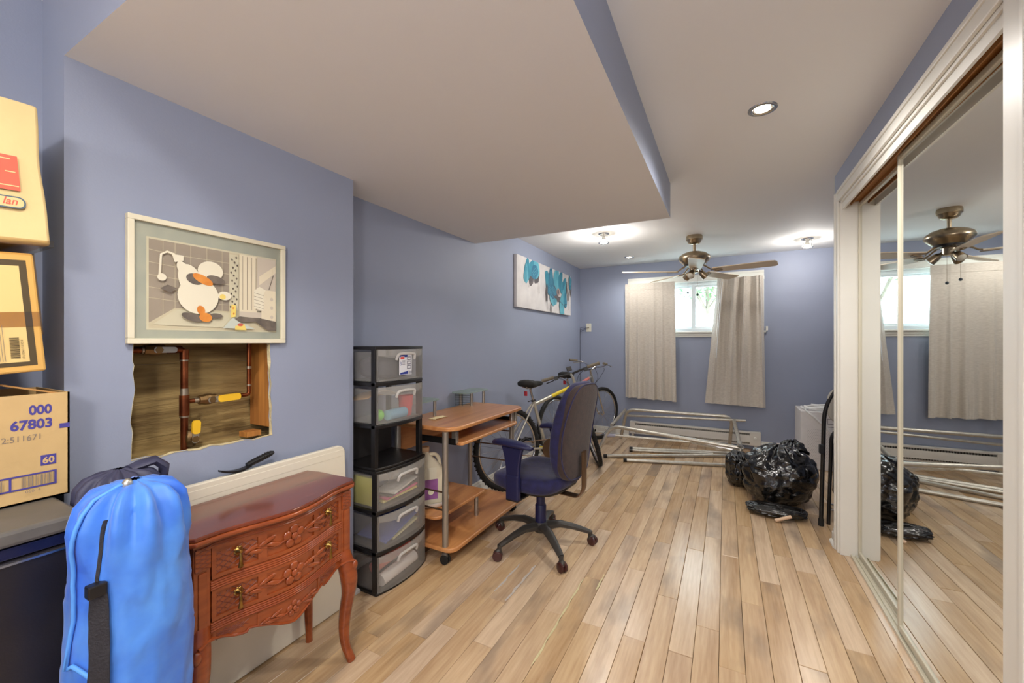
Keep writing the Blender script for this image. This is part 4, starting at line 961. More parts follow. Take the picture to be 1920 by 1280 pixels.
# top with moulded edge
def top_outline(grow):
    pts = []
    for i in range(41):
        t = -1+2*i/40; pts.append((XF+0.018+bow(t*1.02)*1.05+grow, YC+t*(HWd+0.022)))
    pts[0] = (pts[0][0]-0.02, pts[0][1]-grow); pts[-1] = (pts[-1][0]-0.02, pts[-1][1]+grow)
    pts += [(XF-0.012, YC+HWd+0.026+grow), (XB+0.05, YC+HWd+0.020+grow), (XB+0.02, YC+HWd+0.012+grow), (XB-0.008, YC+HWd+0.008+grow), (XB-0.008, YC-HWd-0.008-grow), (XB+0.02, YC-HWd-0.012-grow), (XB+0.05, YC-HWd-0.020-grow), (XF-0.012, YC-HWd-0.026-grow)]
    return pts
B(MB().slab(top_outline(0.0), 0.690, 0.702), 'top', mt, smooth=30, bevel=0.003)
B(MB().slab(top_outline(0.005), 0.676, 0.690), 'top_moulding', ma, smooth=30, bevel=0.005, bseg=3)
B(MB().slab(top_outline(-0.012), 0.668, 0.676), 'cornice', ma, smooth=30)
# reeded bands
def reeds(z, n, step, o=0.004):
    for k in range(n):
        m = MB(); m.sweep([FP(-0.86+1.72*i/24, z+k*step, o) for i in range(25)], step*0.55, 6); B(m, 'reed', ma)
reeds(0.656, 2, 0.007); reeds(0.532, 4, 0.0068); reeds(0.412, 4, 0.0068)
B(strip(-0.86, 0.86, 0.655, 0.668, -0.02, 0.0), 'rail', ma); B(strip(-0.86, 0.86, 0.528, 0.558, -0.02, 0.002), 'rail', ma); B(strip(-0.86, 0.86, 0.405, 0.436, -0.02, 0.002), 'rail', ma)
brass_h = mat('old_brass', (190, 152, 84), rough=0.3, metal=1.0, rgb2=(126, 96, 48), vscale=40)
def hatch(t0, t1, z0, z1, par, o):
    m = MB(); n = 4; ya, yb = t0*HWd, t1*HWd; Wd, Hd = yb-ya, z1-z0
    for k in range(-n-2, 2*n+2):
        for s in (1, -1):
            pts = []
            for i in range(9):
                f = i/8; y = ya+Wd*f; z = z0+Hd*(k/n)*1.0+s*(f*Wd)*0.72+(0 if s > 0 else Hd*0.4)
                if z0 <= z <= z1: pts.append(FP(y/HWd, z, o))
            if len(pts) > 1: m.sweep(pts, 0.0013, 5)
    return m
def carving(tc, zc, par, o, sc=1.0):
    m = MB()
    for k in range(5):
        a = 2*PI*k/5+0.3; p = FP(tc+0.018*sc*math.cos(a)/HWd, zc+0.018*sc*math.sin(a), o)
        m.ell(p, (0.0055, 0.0115*sc, 0.0115*sc), nu=12, nv=6)
    m.ell(FP(tc, zc, o+0.003), (0.006, 0.009*sc, 0.009*sc), nu=10, nv=6)
    b = m.build('flower', ma, par, world=True)
    for s in (-1, 1):
        for (dt, dz, L_, an) in ((0.045, 0.004, 0.024, 0.35), (0.060, -0.012, 0.024, -0.25), (0.078, 0.008, 0.026, 0.25), (0.090, -0.004, 0.022, -0.1)):
            q = MB(); M = Matrix.Rotation(s*an, 3, 'X'); c = FP(tc+s*dt*sc/HWd, zc+s*dz*sc+0.0*sc, o)
            q.ell(c, (0.0042, L_*sc, 0.0062*sc), nu=12, nv=6, M=M); q.build('leaf', ma, par, world=True)
        q = MB(); q.sweep([FP(tc+s*(0.02+0.075*f)*sc/HWd, zc+s*0.008*math.sin(f*4)*sc, o+0.002) for f in [i/8 for i in range(9)]], 0.0022, 6); q.build('stem', ma, par, world=True)
for zi, (z0, z1) in enumerate(((0.560, 0.653), (0.438, 0.530))):
    dr = B(strip(-0.85, 0.85, z0, z1, -0.03, 0.0), 'drawer', ma)
    for (ta, tb) in ((-0.85, -0.36), (-0.36, 0.36), (0.36, 0.85)):   # raised frame of each field
        for (u0, u1, w0, w1) in ((ta, tb, z0, z0+0.011), (ta, tb, z1-0.011, z1), (ta, ta+0.045, z0, z1), (tb-0.045, tb, z0, z1)):
            strip(u0, u1, w0, w1, -0.004, 0.005, 8).build('field_frame', ma, dr, world=True)
    for (ta, tb) in ((-0.80, -0.41), (0.41, 0.80)): hatch(ta, tb, z0+0.012, z1-0.012, dr, 0.0005).build('lattice', md, dr, world=True)
    carving(0.0, (z0+z1)/2, dr, 0.003, 1.28)
    for tc in (-0.60, 0.60):
        c = Vector(FP(tc, (z0+z1)/2+0.014, 0.006)); m = MB()
        m.lathe([(0.011,0.0),(0.012,0.003),(0.008,0.006),(0.006,0.014),(0.004,0.017)], c=c, axis=(1,0,0), n=12)
        for k in range(7): a = 2*PI*k/7; m.ell(c+Vector((0.002, 0.010*math.cos(a), 0.010*math.sin(a))), (0.003, 0.0045, 0.0045), nu=8, nv=5)
        d0 = c+Vector((0.012, 0, -0.004)); m.sweep([d0, d0+Vector((0.004,0,-0.012)), d0+Vector((0.003,0,-0.026)), d0+Vector((0.003,0,-0.042)), d0+Vector((0.002,0,-0.047))], [0.003, 0.0042, 0.0048, 0.0075, 0.003], 10, sy=0.6)
        m.build('pull', brass_h, dr, world=True)
# apron with scalloped edge
def low(t): return 0.372-0.052*(0.5+0.5*math.cos(PI*t/0.55))*(1 if abs(t) < 0.55 else 0)+0.014*math.sin(abs(t)*9)*(1 if abs(t) > 0.5 else 0.3)-0.02*max(0, abs(t)-0.72)
m = MB(); m.solid(lambda u, v: FP(-0.86+1.72*u, low(-0.86+1.72*u)+(0.405-low(-0.86+1.72*u))*v, 0.002), lambda u, v: FP(-0.86+1.72*u, low(-0.86+1.72*u)+(0.405-low(-0.86+1.72*u))*v, -0.016), 50, 1)
apn = B(m, 'apron', ma, smooth=30)
m = MB(); m.sweep([FP(-0.86+1.72*i/60, low(-0.86+1.72*i/60)+0.004, 0.003) for i in range(61)], 0.004, 8); m.build('apron_bead', ma, apn, world=True)
carving(0.0, 0.368, apn, 0.003, 0.9)
for (ta, tb) in ((-0.80, -0.45), (0.45, 0.80)): hatch(ta, tb, 0.378, 0.402, apn, 0.002).build('lattice', md, apn, world=True)
for tt_ in (-0.40, 0.40): strip(tt_-0.012, tt_+0.012, low(tt_)+0.004, 0.404, 0.0, 0.005, 3).build('field_frame', ma, apn, world=True)
# corner posts and cabriole legs
for s in (-1, 1):
    yy = YC+s*(HWd-0.016)
    B(MB().box((XF-0.040, yy-0.022, 0.40), (XF+0.004, yy+0.022, 0.672)), 'corner_post', ma, smooth=0, bevel=0.004)
    B(MB().box((XF-0.002, yy-0.020, 0.600), (XF+0.010, yy+0.020, 0.664)), 'post_block', ma, smooth=0, bevel=0.002)
    q = MB()
    for k in range(5):
        for g_ in (1, -1): q.sweep([(XF+0.0105, yy-g_*0.018, 0.602+0.012*k), (XF+0.0105, yy+g_*0.018, 0.618+0.012*k)], 0.0012, 5)
    B(q, 'post_lattice', md)
    B(MB().box((XF+0.002, yy-0.011, 0.43), (XF+0.008, yy+0.011, 0.592)), 'post_panel', ma, smooth=0, bevel=0.002)
    sx_ = s
    pts = [(XF-0.018, yy, 0.43), (XF-0.006, yy+sx_*0.006, 0.385), (XF+0.006, yy+sx_*0.014, 0.325), (XF+0.006, yy+sx_*0.013, 0.27), (XF-0.004, yy+sx_*0.004, 0.19), (XF-0.008, yy, 0.12), (XF-0.002, yy+sx_*0.004, 0.055), (XF+0.014, yy+sx_*0.014, 0.010), (XF+0.018, yy+sx_*0.016, 0.0)]
    q = MB(); q.sweep(fillet(pts, 0.05, 4), [0.029+0.004*math.sin(min(1, i/14)*PI)-0.013*min(1, max(0, (i-8)/22)) for i in range(len(fillet(pts, 0.05, 4)))], 10, rot=PI/4)
    lg = B(q, 'front_leg', ma)
    for k in range(5):
        c = Vector((XF+0.026-0.004*k, yy+sx_*(0.024-0.003*k), 0.372-0.030*k)); w_ = MB(); w_.ell(c, (0.010, 0.013, 0.019-0.002*k), nu=10, nv=7); w_.build('acanthus_leaf', ma, lg, world=True)
    w_ = MB(); w_.sweep([(XF+0.010, yy-s*0.03, 0.392), (XF+0.018, yy-s*0.01, 0.398), (XF+0.026, yy+s*0.02, 0.392)], 0.005, 8); w_.build('scroll', ma, lg, world=True)
    q = MB(); yb_ = YC+s*(HWd-0.012); q.sweep([(XB+0.022, yb_, 0.40), (XB+0.022, yb_, 0.25), (XB+0.026, yb_, 0.10), (XB+0.030, yb_, 0.012), (XB+0.030, yb_, 0.0)], [0.020, 0.019, 0.016, 0.013, 0.014], 8, rot=PI/4); B(q, 'rear_leg', ma)

# ------------------------------------------------------------------ plastic drawer towers
frost = clear('frosted_plastic', (252, 251, 249), fac=0.10, rough=0.3, body=(236, 234, 230), bodyfac=0.17)
clearp = clear('clear_handle_plastic', (250, 250, 249), fac=0.2, rough=0.15, body=(236, 234, 230), bodyfac=0.25)
handle_pl = clear('milky_handle_plastic', (250, 250, 249), fac=0.2, rough=0.2, body=(244, 242, 238), bodyfac=0.6)
def tower(label, x0, x1, y0, y1, z0, tiers, open_low=False):
    """tiers: list of (z bottom, z top) above z0, bow front towards +x"""
    t = thing('drawer_tower', label, 'drawer unit', ((x0+x1)/2, (y0+y1)/2, z0)); H_ = tiers[-1][1]
    bowx = lambda u: 0.030*(1-(2*u-1)**2)
    P_ = 0.024
    def shelf(za, zb, nm):
        poly = [(x0, y0), (x0, y1)]+[(x1+bowx(1-i/12), y1+(y0-y1)*i/12) for i in range(13)]
        inner = None
        m = MB(); m.slab(list(reversed(poly)), z0+za, z0+zb); return m.build(nm, black_plastic, t, smooth=30, world=True, bevel=0.003)
    for i, (a, b) in enumerate(tiers):
        if i == 0: shelf(0.0, 0.014, 'base_frame')
        else: shelf(a-0.010, a+0.010, 'shelf_frame')
    shelf(H_-0.016, H_, 'top_frame')
    for (xa, xb, ya, yb) in ((x1-0.030, x1-0.002, y0, y0+P_), (x1-0.030, x1-0.002, y1-P_, y1), (x0, x0+P_, y0, y0+P_), (x0, x0+P_, y1-P_, y1)):
        MB().box((xa, ya, z0+0.012), (xb, yb, z0+H_-0.014)).build('post', black_plastic, t, smooth=0, world=True, bevel=0.003)
    drs = []
    for i, (a, b) in enumerate(tiers):
        if open_low and i == 0: continue
        za, zb = z0+a+0.013, z0+b-0.015
        f = MB(); f.solid(lambda u, v: (x1+0.004+bowx(u), y0+0.006+(y1-y0-0.012)*u, za+(zb-za)*v), lambda u, v: (x1+0.001+bowx(u), y0+0.006+(y1-y0-0.012)*u, za+(zb-za)*v), 14, 1)
        d = f.build('drawer', frost, t, smooth=30, world=True)
        s = MB(); s.box((x0+0.03, y0+P_+0.002, za), (x1, y1-P_-0.002, za+0.003))
        for yy in (y0+0.012, y1-0.014): s.box((x0+0.03, yy, za), (x1-0.031, yy+0.002, zb-0.012))
        s.build('bin', frost, d, smooth=0, world=True)
        yc = (y0+y1)/2; wv = (y1-y0)*0.19; zt = zb-(zb-za)*0.15
        hnd = MB(); hnd.sweep(fillet([(x1+0.034, yc-wv, zt-0.030), (x1+0.044, yc-wv+0.004, zt), (x1+0.048, yc, zt+0.004), (x1+0.044, yc+wv-0.004, zt), (x1+0.034, yc+wv, zt-0.030)], 0.02, 5), 0.007, 8)
        hnd.build('handle', handle_pl, d, world=True)
        lipm = MB(); lipm.solid(lambda u, v: (x1+0.0055+bowx(u), y0+0.014+(y1-y0-0.028)*u, zb-0.002-(0.030+0.018*math.sin(u*PI))*(1-v)), lambda u, v: (x1+0.0042+bowx(u), y0+0.014+(y1-y0-0.028)*u, zb-0.002-(0.030+0.018*math.sin(u*PI))*(1-v)), 14, 1)
        lipm.build('front_lip', clearp, d, smooth=30, world=True)
        drs.append((d, za, zb))
    return t, drs
TX0, TX1 = -1.772, -1.510
t1, d1 = tower('lower black drawer tower with three frosted drawers beside the carved chest', TX0, TX1, 1.448, 1.815, 0.0, [(0.0,0.205),(0.205,0.405),(0.405,0.612)])
t2, d2 = tower('upper black drawer tower with two frosted drawers and an empty bottom slot', TX0, TX1-0.004, 1.446, 1.796, 0.613, [(0.0,0.215),(0.215,0.425),(0.425,0.612)], open_low=True)
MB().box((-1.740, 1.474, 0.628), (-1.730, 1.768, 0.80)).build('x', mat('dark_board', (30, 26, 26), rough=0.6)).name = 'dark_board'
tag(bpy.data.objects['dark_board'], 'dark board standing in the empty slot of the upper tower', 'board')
# sticker on the top drawer
za, zb = d2[1][1], d2[1][2]; yc = 1.618
lb = thing('product_sticker', 'blue and white shop sticker on the topmost frosted drawer', 'sticker', (TX1+0.031, yc, za+0.03))
wht = mat('sticker_white', (226, 226, 230), rough=0.4); bl = mat('sticker_blue', (42, 58, 140), rough=0.4); rd = mat('sticker_red', (214, 70, 60), rough=0.4); gry = mat('sticker_grey', (108, 108, 122), rough=0.5)
MB().box((TX1+0.0325, yc-0.047, za+0.026), (TX1+0.0335, yc+0.047, za+0.132)).build('card', wht, lb, smooth=0, world=True)
S = Sheet((TX1+0.0335, yc-0.047, za+0.026), (0,1,0), (0,0,1))
S.rect(0.002,0.092,0.060,0.104, bl); S.poly(rrect(0.006,0.080,0.040,0.096,0.007), wht); S.poly(rrect(0.008,0.082,0.038,0.094,0.005), rd)
S.text('3', 0.004, 0.050, 0.026, bl)
for k in range(4): S.rect(0.020, 0.054+k*0.006, 0.042, 0.0565+k*0.006, gry)
for k in range(3): S.rect(0.056, 0.030+k*0.023, 0.084, 0.048+k*0.023, gry); S.rect(0.059, 0.034+k*0.023, 0.081, 0.044+k*0.023, wht)
S.poly([(0.004,0.004),(0.062,0.004),(0.062,0.022),(0.052,0.018),(0.004,0.012)], bl)
for k in range(6): S.rect(0.068+k*0.004, 0.004, 0.070+k*0.004, 0.020, gry)
S.done(lb)
# contents
def item(name, label, cat, mb, m_, **k): return tag(mb.build(name, m_, **k), label, cat)
z_a = d2[0][1]+0.004
item('plastic_ball', 'lime green ball in the second drawer from the top', 'ball', MB().ell((-1.552, 1.502, z_a+0.032), (0.030, 0.030, 0.030), nu=18, nv=12), mat('lime_plastic', (130, 220, 70), rough=0.4))
item('red_cup', 'red ribbed cup in the second drawer from the top', 'cup', MB().lathe([(0.030,0.0),(0.034,0.02),(0.033,0.03),(0.038,0.06),(0.037,0.07),(0.042,0.11),(0.039,0.11),(0.028,0.004)], c=(-1.565, 1.715, z_a), n=22), mat('coral_plastic', (230, 80, 80), rough=0.4))
item('towel_roll', 'pale blue roll lying in the second drawer from the top', 'roll', MB().lathe([(0.002,0),(0.024,0.001),(0.027,0.004),(0.027,0.136),(0.024,0.139),(0.002,0.14)], c=(-1.528, 1.535, z_a+0.028), axis=(-0.05,1,0), n=20), mat('pale_blue_cloth', (130, 176, 206), rough=0.8))
item('kraft_wrap', 'sheet of brown kraft paper in the second drawer from the top', 'paper', MB().solid(lambda u, v: (-1.74+0.14*v, 1.48+0.20*u, z_a+0.10+0.03*math.sin(u*3)+0.02*v), lambda u, v: (-1.74+0.14*v, 1.48+0.20*u, z_a+0.094+0.03*math.sin(u*3)+0.02*v), 10, 4), mat('kraft', (206, 164, 108), rough=0.8))
z_a = d2[1][1]+0.004
item('dark_fabric', 'folded dark cloth inside the topmost frosted drawer', 'cloth', MB().ell((-1.61, 1.62, z_a+0.060), (0.09, 0.14, 0.056), 0.5, 0.5, 24, 10, fn=lambda p: p+Vector((0.006*nz(p,20), 0.006*nz(p,22,2), 0.005*nz(p,25,4)))), mat('slate_cloth', (70, 70, 84), rough=0.9))
z_a = d1[2][1]+0.004
for k, (c_, l_) in enumerate((((210, 190, 110), 'yellow magazine'), ((214, 90, 130), 'pink magazine'), ((84, 80, 76), 'dark magazine'), ((224, 220, 212), 'white magazine'))):
    T = Matrix.Translation((-1.582+0.003*k, 1.645+0.006*k, z_a+0.014*k)) @ Matrix.Rotation(0.1*(k-1), 4, 'Z') @ Matrix.Rotation(0.06, 4, 'X')
    mb = MB(T); mb.box((-0.06, -0.115, 0.012), (0.055, 0.115, 0.022)); item('magazine', l_+' in the stack inside the top drawer of the lower tower', 'magazine', mb, mat('mag_%d' % k, c_, rough=0.5, rgb2=tuple(min(255, v+50) for v in c_), vscale=30), smooth=0)['group'] = 'magazines in the lower tower'
item('yellow_carton', 'lime yellow carton at the side of the lower tower top drawer', 'carton', MB().box((-1.70, 1.476, z_a), (-1.56, 1.50, z_a+0.14)), mat('lime_card', (216, 214, 90), rough=0.5), smooth=0, bevel=0.002)
z_a = d1[1][1]+0.004
item('blue_folder', 'blue folder leaning in the middle drawer of the lower tower', 'folder', MB(Matrix.Translation((-1.60, 1.635, z_a+0.028)) @ Matrix.Rotation(0.30, 4, 'X')).box((-0.10, -0.13, 0.03), (0.10, 0.13, 0.038)), mat('folder_blue', (84, 104, 180), rough=0.5), smooth=0)
item('paper_sheaf', 'cream papers lying in the middle drawer of the lower tower', 'papers', MB(Matrix.Translation((-1.545, 1.665, z_a+0.026)) @ Matrix.Rotation(0.20, 4, 'X')).box((-0.05, -0.10, 0.0), (0.03, 0.09, 0.012)), mat('cream_paper', (226, 222, 176), rough=0.7), smooth=0)
z_a = d1[0][1]+0.004
item('paper_roll', 'white roll of paper in the bottom drawer of the lower tower', 'roll', MB().lathe([(0.012,0),(0.030,0.0),(0.031,0.24),(0.012,0.24)], c=(-1.535, 1.50, z_a+0.032), axis=(0.02,1,0.08), n=20), mat('white_paper', (236, 232, 230), rough=0.7))
item('gift_wrap_roll', 'red gift wrap roll in the bottom drawer of the lower tower', 'roll', MB().lathe([(0.008,0),(0.028,0.0),(0.028,0.25),(0.008,0.25)], c=(-1.575, 1.49, z_a+0.088), axis=(0,1,0.10), n=20), mat('red_wrap', (206, 72, 70), rough=0.4, rgb2=(226, 150, 130), vscale=30))

# ------------------------------------------------------------------ computer desk on castors
oakd = wood('desk_laminate', (206, 146, 90), (172, 108, 60), 'Y', rough=0.3, ring=8, coat=0.15, bump=0.0, perobj=False, lines=40)
desk = thing('computer_desk', 'honey wood computer desk on metal legs and castors by the left wall', 'desk', (-1.56, 2.28, 0))
D = lambda mb, nm, m_, par=desk, **k: mb.build(nm, m_, par, world=True, **k)
post_m = mat('satin_steel', (176, 170, 160), rough=0.35, metal=0.85)
DT = 0.768
D(MB().slab(rrect(-1.785, 1.832, -1.330, 2.735, [0.07, 0.02, 0.02, 0.09], 8), DT-0.025, DT), 'desktop', oakd, smooth=30, bevel=0.007, bseg=3)
D(MB().slab(rrect(-1.60, 1.93, -1.335, 2.665, [0.06, 0.01, 0.01, 0.02], 6), 0.650, 0.668), 'keyboard_tray', oakd, smooth=30, bevel=0.004)
for yy in (1.915, 2.675): D(MB().box((-1.62, yy-0.006, 0.655), (-1.37, yy+0.006, 0.69)), 'tray_slide', black_plastic, smooth=0)
for yy in (1.925, 2.668): D(MB().box((-1.40, yy-0.012, 0.662), (-1.365, yy+0.012, 0.744)), 'tray_hanger', post_m, smooth=0, bevel=0.003)
D(MB().box((-1.775, 1.86, 0.58), (-1.760, 2.60, 0.742)), 'back_panel', oakd, smooth=0)
D(MB().slab(rrect(-1.785, 1.822, -1.325, 2.72, [0.06, 0.02, 0.02, 0.06], 8), 0.075, 0.100), 'base_board', oakd, smooth=30, bevel=0.007, bseg=3)
D(MB().slab(rrect(-1.785, 1.84, -1.440, 2.365, [0.03, 0.01, 0.01, 0.05], 6), 0.230, 0.250), 'lower_shelf', oakd, smooth=30, bevel=0.005)
for (x, y) in ((-1.392, 1.845), (-1.392, 2.645), (-1.745, 1.845), (-1.745, 2.625)): D(MB().cyl((x, y, 0.10), (x, y, DT-0.025), 0.0175, n=18), 'leg', post_m)
for (x, y) in ((-1.462, 2.275), (-1.74, 2.30)): D(MB().cyl((x, y, 0.10), (x, y, 0.23), 0.014, n=16), 'shelf_support', post_m)
rod_m = mat('bronze_rod', (120, 96, 76), rough=0.35, metal=0.8)
for zz in (0.37, 0.48, 0.59): D(MB().cyl((-1.745, 2.627, zz), (-1.392, 2.645, zz), 0.005, n=8), 'side_rail', rod_m)
for zz in (0.30, 0.40): D(MB().cyl((-1.745, 1.845, zz), (-1.392, 1.845, zz), 0.005, n=8), 'side_rail', rod_m)
caster_m = mat('grey_castor', (96, 88, 80), rough=0.35)
for (x, y) in ((-1.40, 1.85), (-1.40, 2.66), (-1.73, 1.85), (-1.73, 2.62)):
    c = MB(); c.cyl((x, y, 0.05), (x, y, 0.076), 0.008, n=10); c.ell((x, y, 0.045), (0.020, 0.014, 0.020), nu=14, nv=8); cc = D(c, 'castor', caster_m)
    for s in (-1, 1): MB().lathe([(0.004,0),(0.024,0.001),(0.026,0.004),(0.026,0.012),(0.022,0.015),(0.004,0.015)], c=(x+0.004, y+s*0.012-(0.0075), 0.026), axis=(0,1,0), n=18).build('wheel', black_rubber, cc, world=True)
green_glass = clear('green_shelf_glass', (226, 242, 234), fac=0.3, rough=0.05, body=(214, 232, 220), bodyfac=0.35)
def mini(y0, y1, x0, x1, h, posts):
    D(MB().slab(rrect(x0, y0, x1, y1, 0.05, 6), DT+h, DT+h+0.006), 'glass_shelf', green_glass, smooth=30)
    for (x, y) in posts: D(MB().cyl((x, y, DT), (x, y, DT+h), 0.0105, n=14), 'shelf_post', post_m)
mini(2.42, 2.74, -1.79, -1.63, 0.105, ((-1.775, 2.54), (-1.685, 2.555), (-1.675, 2.71)))
mini(1.86, 2.13, -1.79, -1.63, 0.105, ((-1.665, 2.095), (-1.77, 1.95)))
for k in range(7): D(MB().cyl((-1.785, 2.485, DT+0.012+k*0.013), (-1.690, 2.555, DT+0.012+k*0.013), 0.0013, n=6), 'rack_wire', black_plastic)
for p in ((-1.785, 2.485), (-1.74, 2.52)): D(MB().cyl((p[0], p[1], DT), (p[0], p[1], DT+0.10), 0.0015, n=6), 'rack_upright', black_plastic)

wr = thing('crumpled_wrapper', 'small crumpled cream wrapper on the desk top', 'wrapper', (-1.60, 2.05, DT))
MB().solid(lambda u, v: (-1.60+0.05*(v-0.5)+0.01*nz((u*3,v*3,0)), 2.05+0.13*(u-0.5), DT+0.004+0.008*abs(nz((u*4,v*4,1)))), lambda u, v: (-1.60+0.05*(v-0.5), 2.05+0.13*(u-0.5), DT+0.002+0.006*abs(nz((u*4,v*4,1)))), 14, 8).build('sheet', mat('cream_wrapper', (226, 206, 160), rough=0.6), wr, smooth=0, world=True)

# ------------------------------------------------------------------ jug on the lower shelf
jug = thing('plastic_jug', 'cream plastic jug with purple label on the lower desk shelf', 'jug', (-1.615, 1.995, 0.262), math.radians(-38))
jm = mat('cream_hdpe', (222, 212, 186), rough=0.45)
def loft(rings, n=5):
    """stack of rounded rectangles: (half x, half y, centre y, radius, z)"""
    m = MB(); vs = []; k = 4*(n+1)
    for hx, hy, cy, r, z in rings: vs += [(p[0], p[1]+cy, z) for p in rrect(-hx, -hy, hx, hy, r, n)]
    fs = [(i*k+j, i*k+(j+1) % k, (i+1)*k+(j+1) % k, (i+1)*k+j) for i in range(len(rings)-1) for j in range(k)]
    m.add(vs, fs+[tuple(reversed(range(k))), tuple((len(rings)-1)*k+j for j in range(k))]); return m
loft([(0.046,0.060,0,0.02,0.0),(0.052,0.072,0,0.022,0.008),(0.052,0.072,0,0.022,0.19),(0.050,0.066,-0.004,0.024,0.215),(0.036,0.044,-0.022,0.022,0.265),(0.026,0.028,-0.034,0.020,0.290),(0.022,0.022,-0.036,0.020,0.305),(0.022,0.022,-0.036,0.020,0.318)]).build('bottle', jm, jug, smooth=50)
MB().lathe([(0.024,0.312),(0.026,0.314),(0.026,0.338),(0.023,0.341),(0.001,0.341)], c=(0,-0.036,0), n=22).build('cap', mat('beige_cap', (196, 160, 124), rough=0.5), jug)
MB().sweep(fillet([(0,-0.022,0.288),(0,0.026,0.292),(0,0.050,0.262),(0,0.058,0.205)], 0.03, 5), 0.012, 10).build('handle', jm, jug, smooth=70)
pur = mat('purple_label', (128, 72, 130), rough=0.5, rgb2=(156, 96, 156), vscale=12)
MB().box((0.051, -0.058, 0.030), (0.0528, 0.030, 0.150)).build('label', pur, jug, smooth=0)
MB().lathe([(0.018,0.0),(0.018,0.0006),(0.001,0.0006)], c=(0.0529,-0.012,0.075), axis=(1,0,0), n=20).build('label_roundel', mat('cream_print', (232, 226, 196), rough=0.6), jug)
MB().box((0.051,-0.058,0.152), (0.0525,0.022,0.222)).build('paper_slip', mat('slip_paper', (228, 222, 200), rough=0.7), jug, smooth=0)
# ------------------------------------------------------------------ office chair
chair = thing('office_chair', 'blue-black upholstered swivel office chair with armrests facing the desk', 'chair', (-1.008, 2.30, 0), math.radians(173))
uph = mat('indigo_upholstery', (34, 34, 86), rough=0.85, rgb2=(26, 24, 60), vscale=30, bump=0.25, bscale=220, sheen=0.15)
back_m = mat('brown_black_upholstery', (66, 50, 46), rough=0.85, rgb2=(50, 38, 38), vscale=40, bump=0.25, bscale=220, sheen=0.12)
arm_m = mat('indigo_plastic', (26, 28, 70), rough=0.42, bump=0.05, bscale=300)
leg_m = mat('charcoal_nylon', (58, 54, 50), rough=0.45, bump=0.05, bscale=300)
cast_m = mat('maroon_castor', (66, 32, 30), rough=0.3)
RZ = chair.rotation_euler.z
for k in range(5):
    a = math.radians(27+72*k)-RZ; c_, s_ = math.cos(a), math.sin(a)
    pts = [(0.0, 0.110), (0.06, 0.122), (0.12, 0.128), (0.20, 0.112), (0.27, 0.090), (0.305, 0.078)]
    m = MB(Matrix.Rotation(a, 4, 'Z')); m.sweep([(r, 0, z) for r, z in pts], [0.034, 0.032, 0.028, 0.024, 0.020, 0.017], 8, sx=1.0, sy=0.75, rot=PI/8); m.build('base_leg', leg_m, chair, smooth=50)
    m = MB(Matrix.Rotation(a, 4, 'Z')); m.cyl((0.305, 0, 0.045), (0.305, 0, 0.085), 0.013, n=10); m.ell((0.313, 0, 0.043), (0.024, 0.018, 0.024), nu=14, nv=8); cs = m.build('castor', leg_m, chair)
    ca = a+0.6*(k % 3)-0.4
    for sd in (-1, 1):
        m = MB(Matrix.Rotation(a, 4, 'Z') @ Matrix.Translation((0.318, 0, 0)) @ Matrix.Rotation(0.9*((k*37) % 3)-0.7, 4, 'Z'))
        m.lathe([(0.004,0),(0.024,0.0015),(0.028,0.005),(0.028,0.014),(0.024,0.018),(0.004,0.019)], c=(0, sd*0.013-0.0095, 0.028), axis=(0,1,0), n=20); m.build('wheel', cast_m, cs)
MB().lathe([(0.040,0.085),(0.045,0.095),(0.045,0.135),(0.036,0.145)], n=24).build('hub', leg_m, chair)
m = MB(); m.lathe([(0.034,0.14),(0.034,0.245),(0.031,0.25),(0.027,0.25),(0.027,0.335),(0.025,0.34)], n=24); m.build('gas_lift_cover', arm_m, chair)
MB().box((-0.10, -0.09, 0.335), (0.09, 0.09, 0.375)).build('tilt_mechanism', black_plastic, chair, smooth=0, bevel=0.012)
m = MB(); m.sweep(fillet([(0.02, 0.08, 0.35), (0.03, 0.17, 0.345), (0.05, 0.24, 0.35)], 0.02), 0.006, 8); m.ell((0.055, 0.252, 0.35), (0.018, 0.02, 0.012), nu=10, nv=6); m.build('lever', black_plastic, chair)
def seatf(p):
    x, y, z = p; w = 1-0.10*max(0, -x/0.24)
    z += 0.014*math.cos(y/0.24*PI)*-1*(1 if z > 0 else 0)*0.6
    if x > 0.12: z -= (x-0.12)**2*1.6
    if x < -0.12: z += (-x-0.12)**2*2.0
    return (x, y*w, z)
MB().ell((0.015, 0, 0.425), (0.245, 0.245, 0.055), 0.55, 0.62, 48, 20, fn=seatf).build('seat', uph, chair, smooth=80)
m = MB(); m.ell((0.01, 0, 0.385), (0.215, 0.215, 0.022), 0.5, 0.6, 36, 10, fn=seatf); m.build('seat_pan', black_plastic, chair, smooth=60)
def backf(p):
    x, y, z = p; k = 1-0.10*max(0, z/0.28)-0.12*max(0, -z/0.28)
    x += -0.30*(y*y)*-1*0.9+0.05*math.cos((z+0.08)*8)*0.35
    return (x-0.10*z*0.9, y*k, z)
BT = Matrix.Translation((-0.235, 0, 0.735))
m = MB(BT); m.ell((0.0, 0, 0), (0.052, 0.212, 0.285), 0.62, 0.62, 44, 26, fn=backf); bo = m.build('backrest', uph, chair, smooth=80)
m = MB(BT); m.ell((-0.026, 0, 0), (0.034, 0.203, 0.274), 0.45, 0.62, 44, 24, fn=backf); m.build('back_cover', back_m, chair, smooth=80)
m = MB(BT); rim = []
for i in range(48):
    a = 2*PI*i/48; sp = lambda w, e: math.copysign(abs(w)**e, w)
    rim.append(backf((-0.046, 0.203*sp(math.cos(a), 0.62), 0.274*sp(math.sin(a), 0.62))))
m.sweep(rim, 0.004, 6, closed=True); m.build('piping', uph, bo, smooth=80)
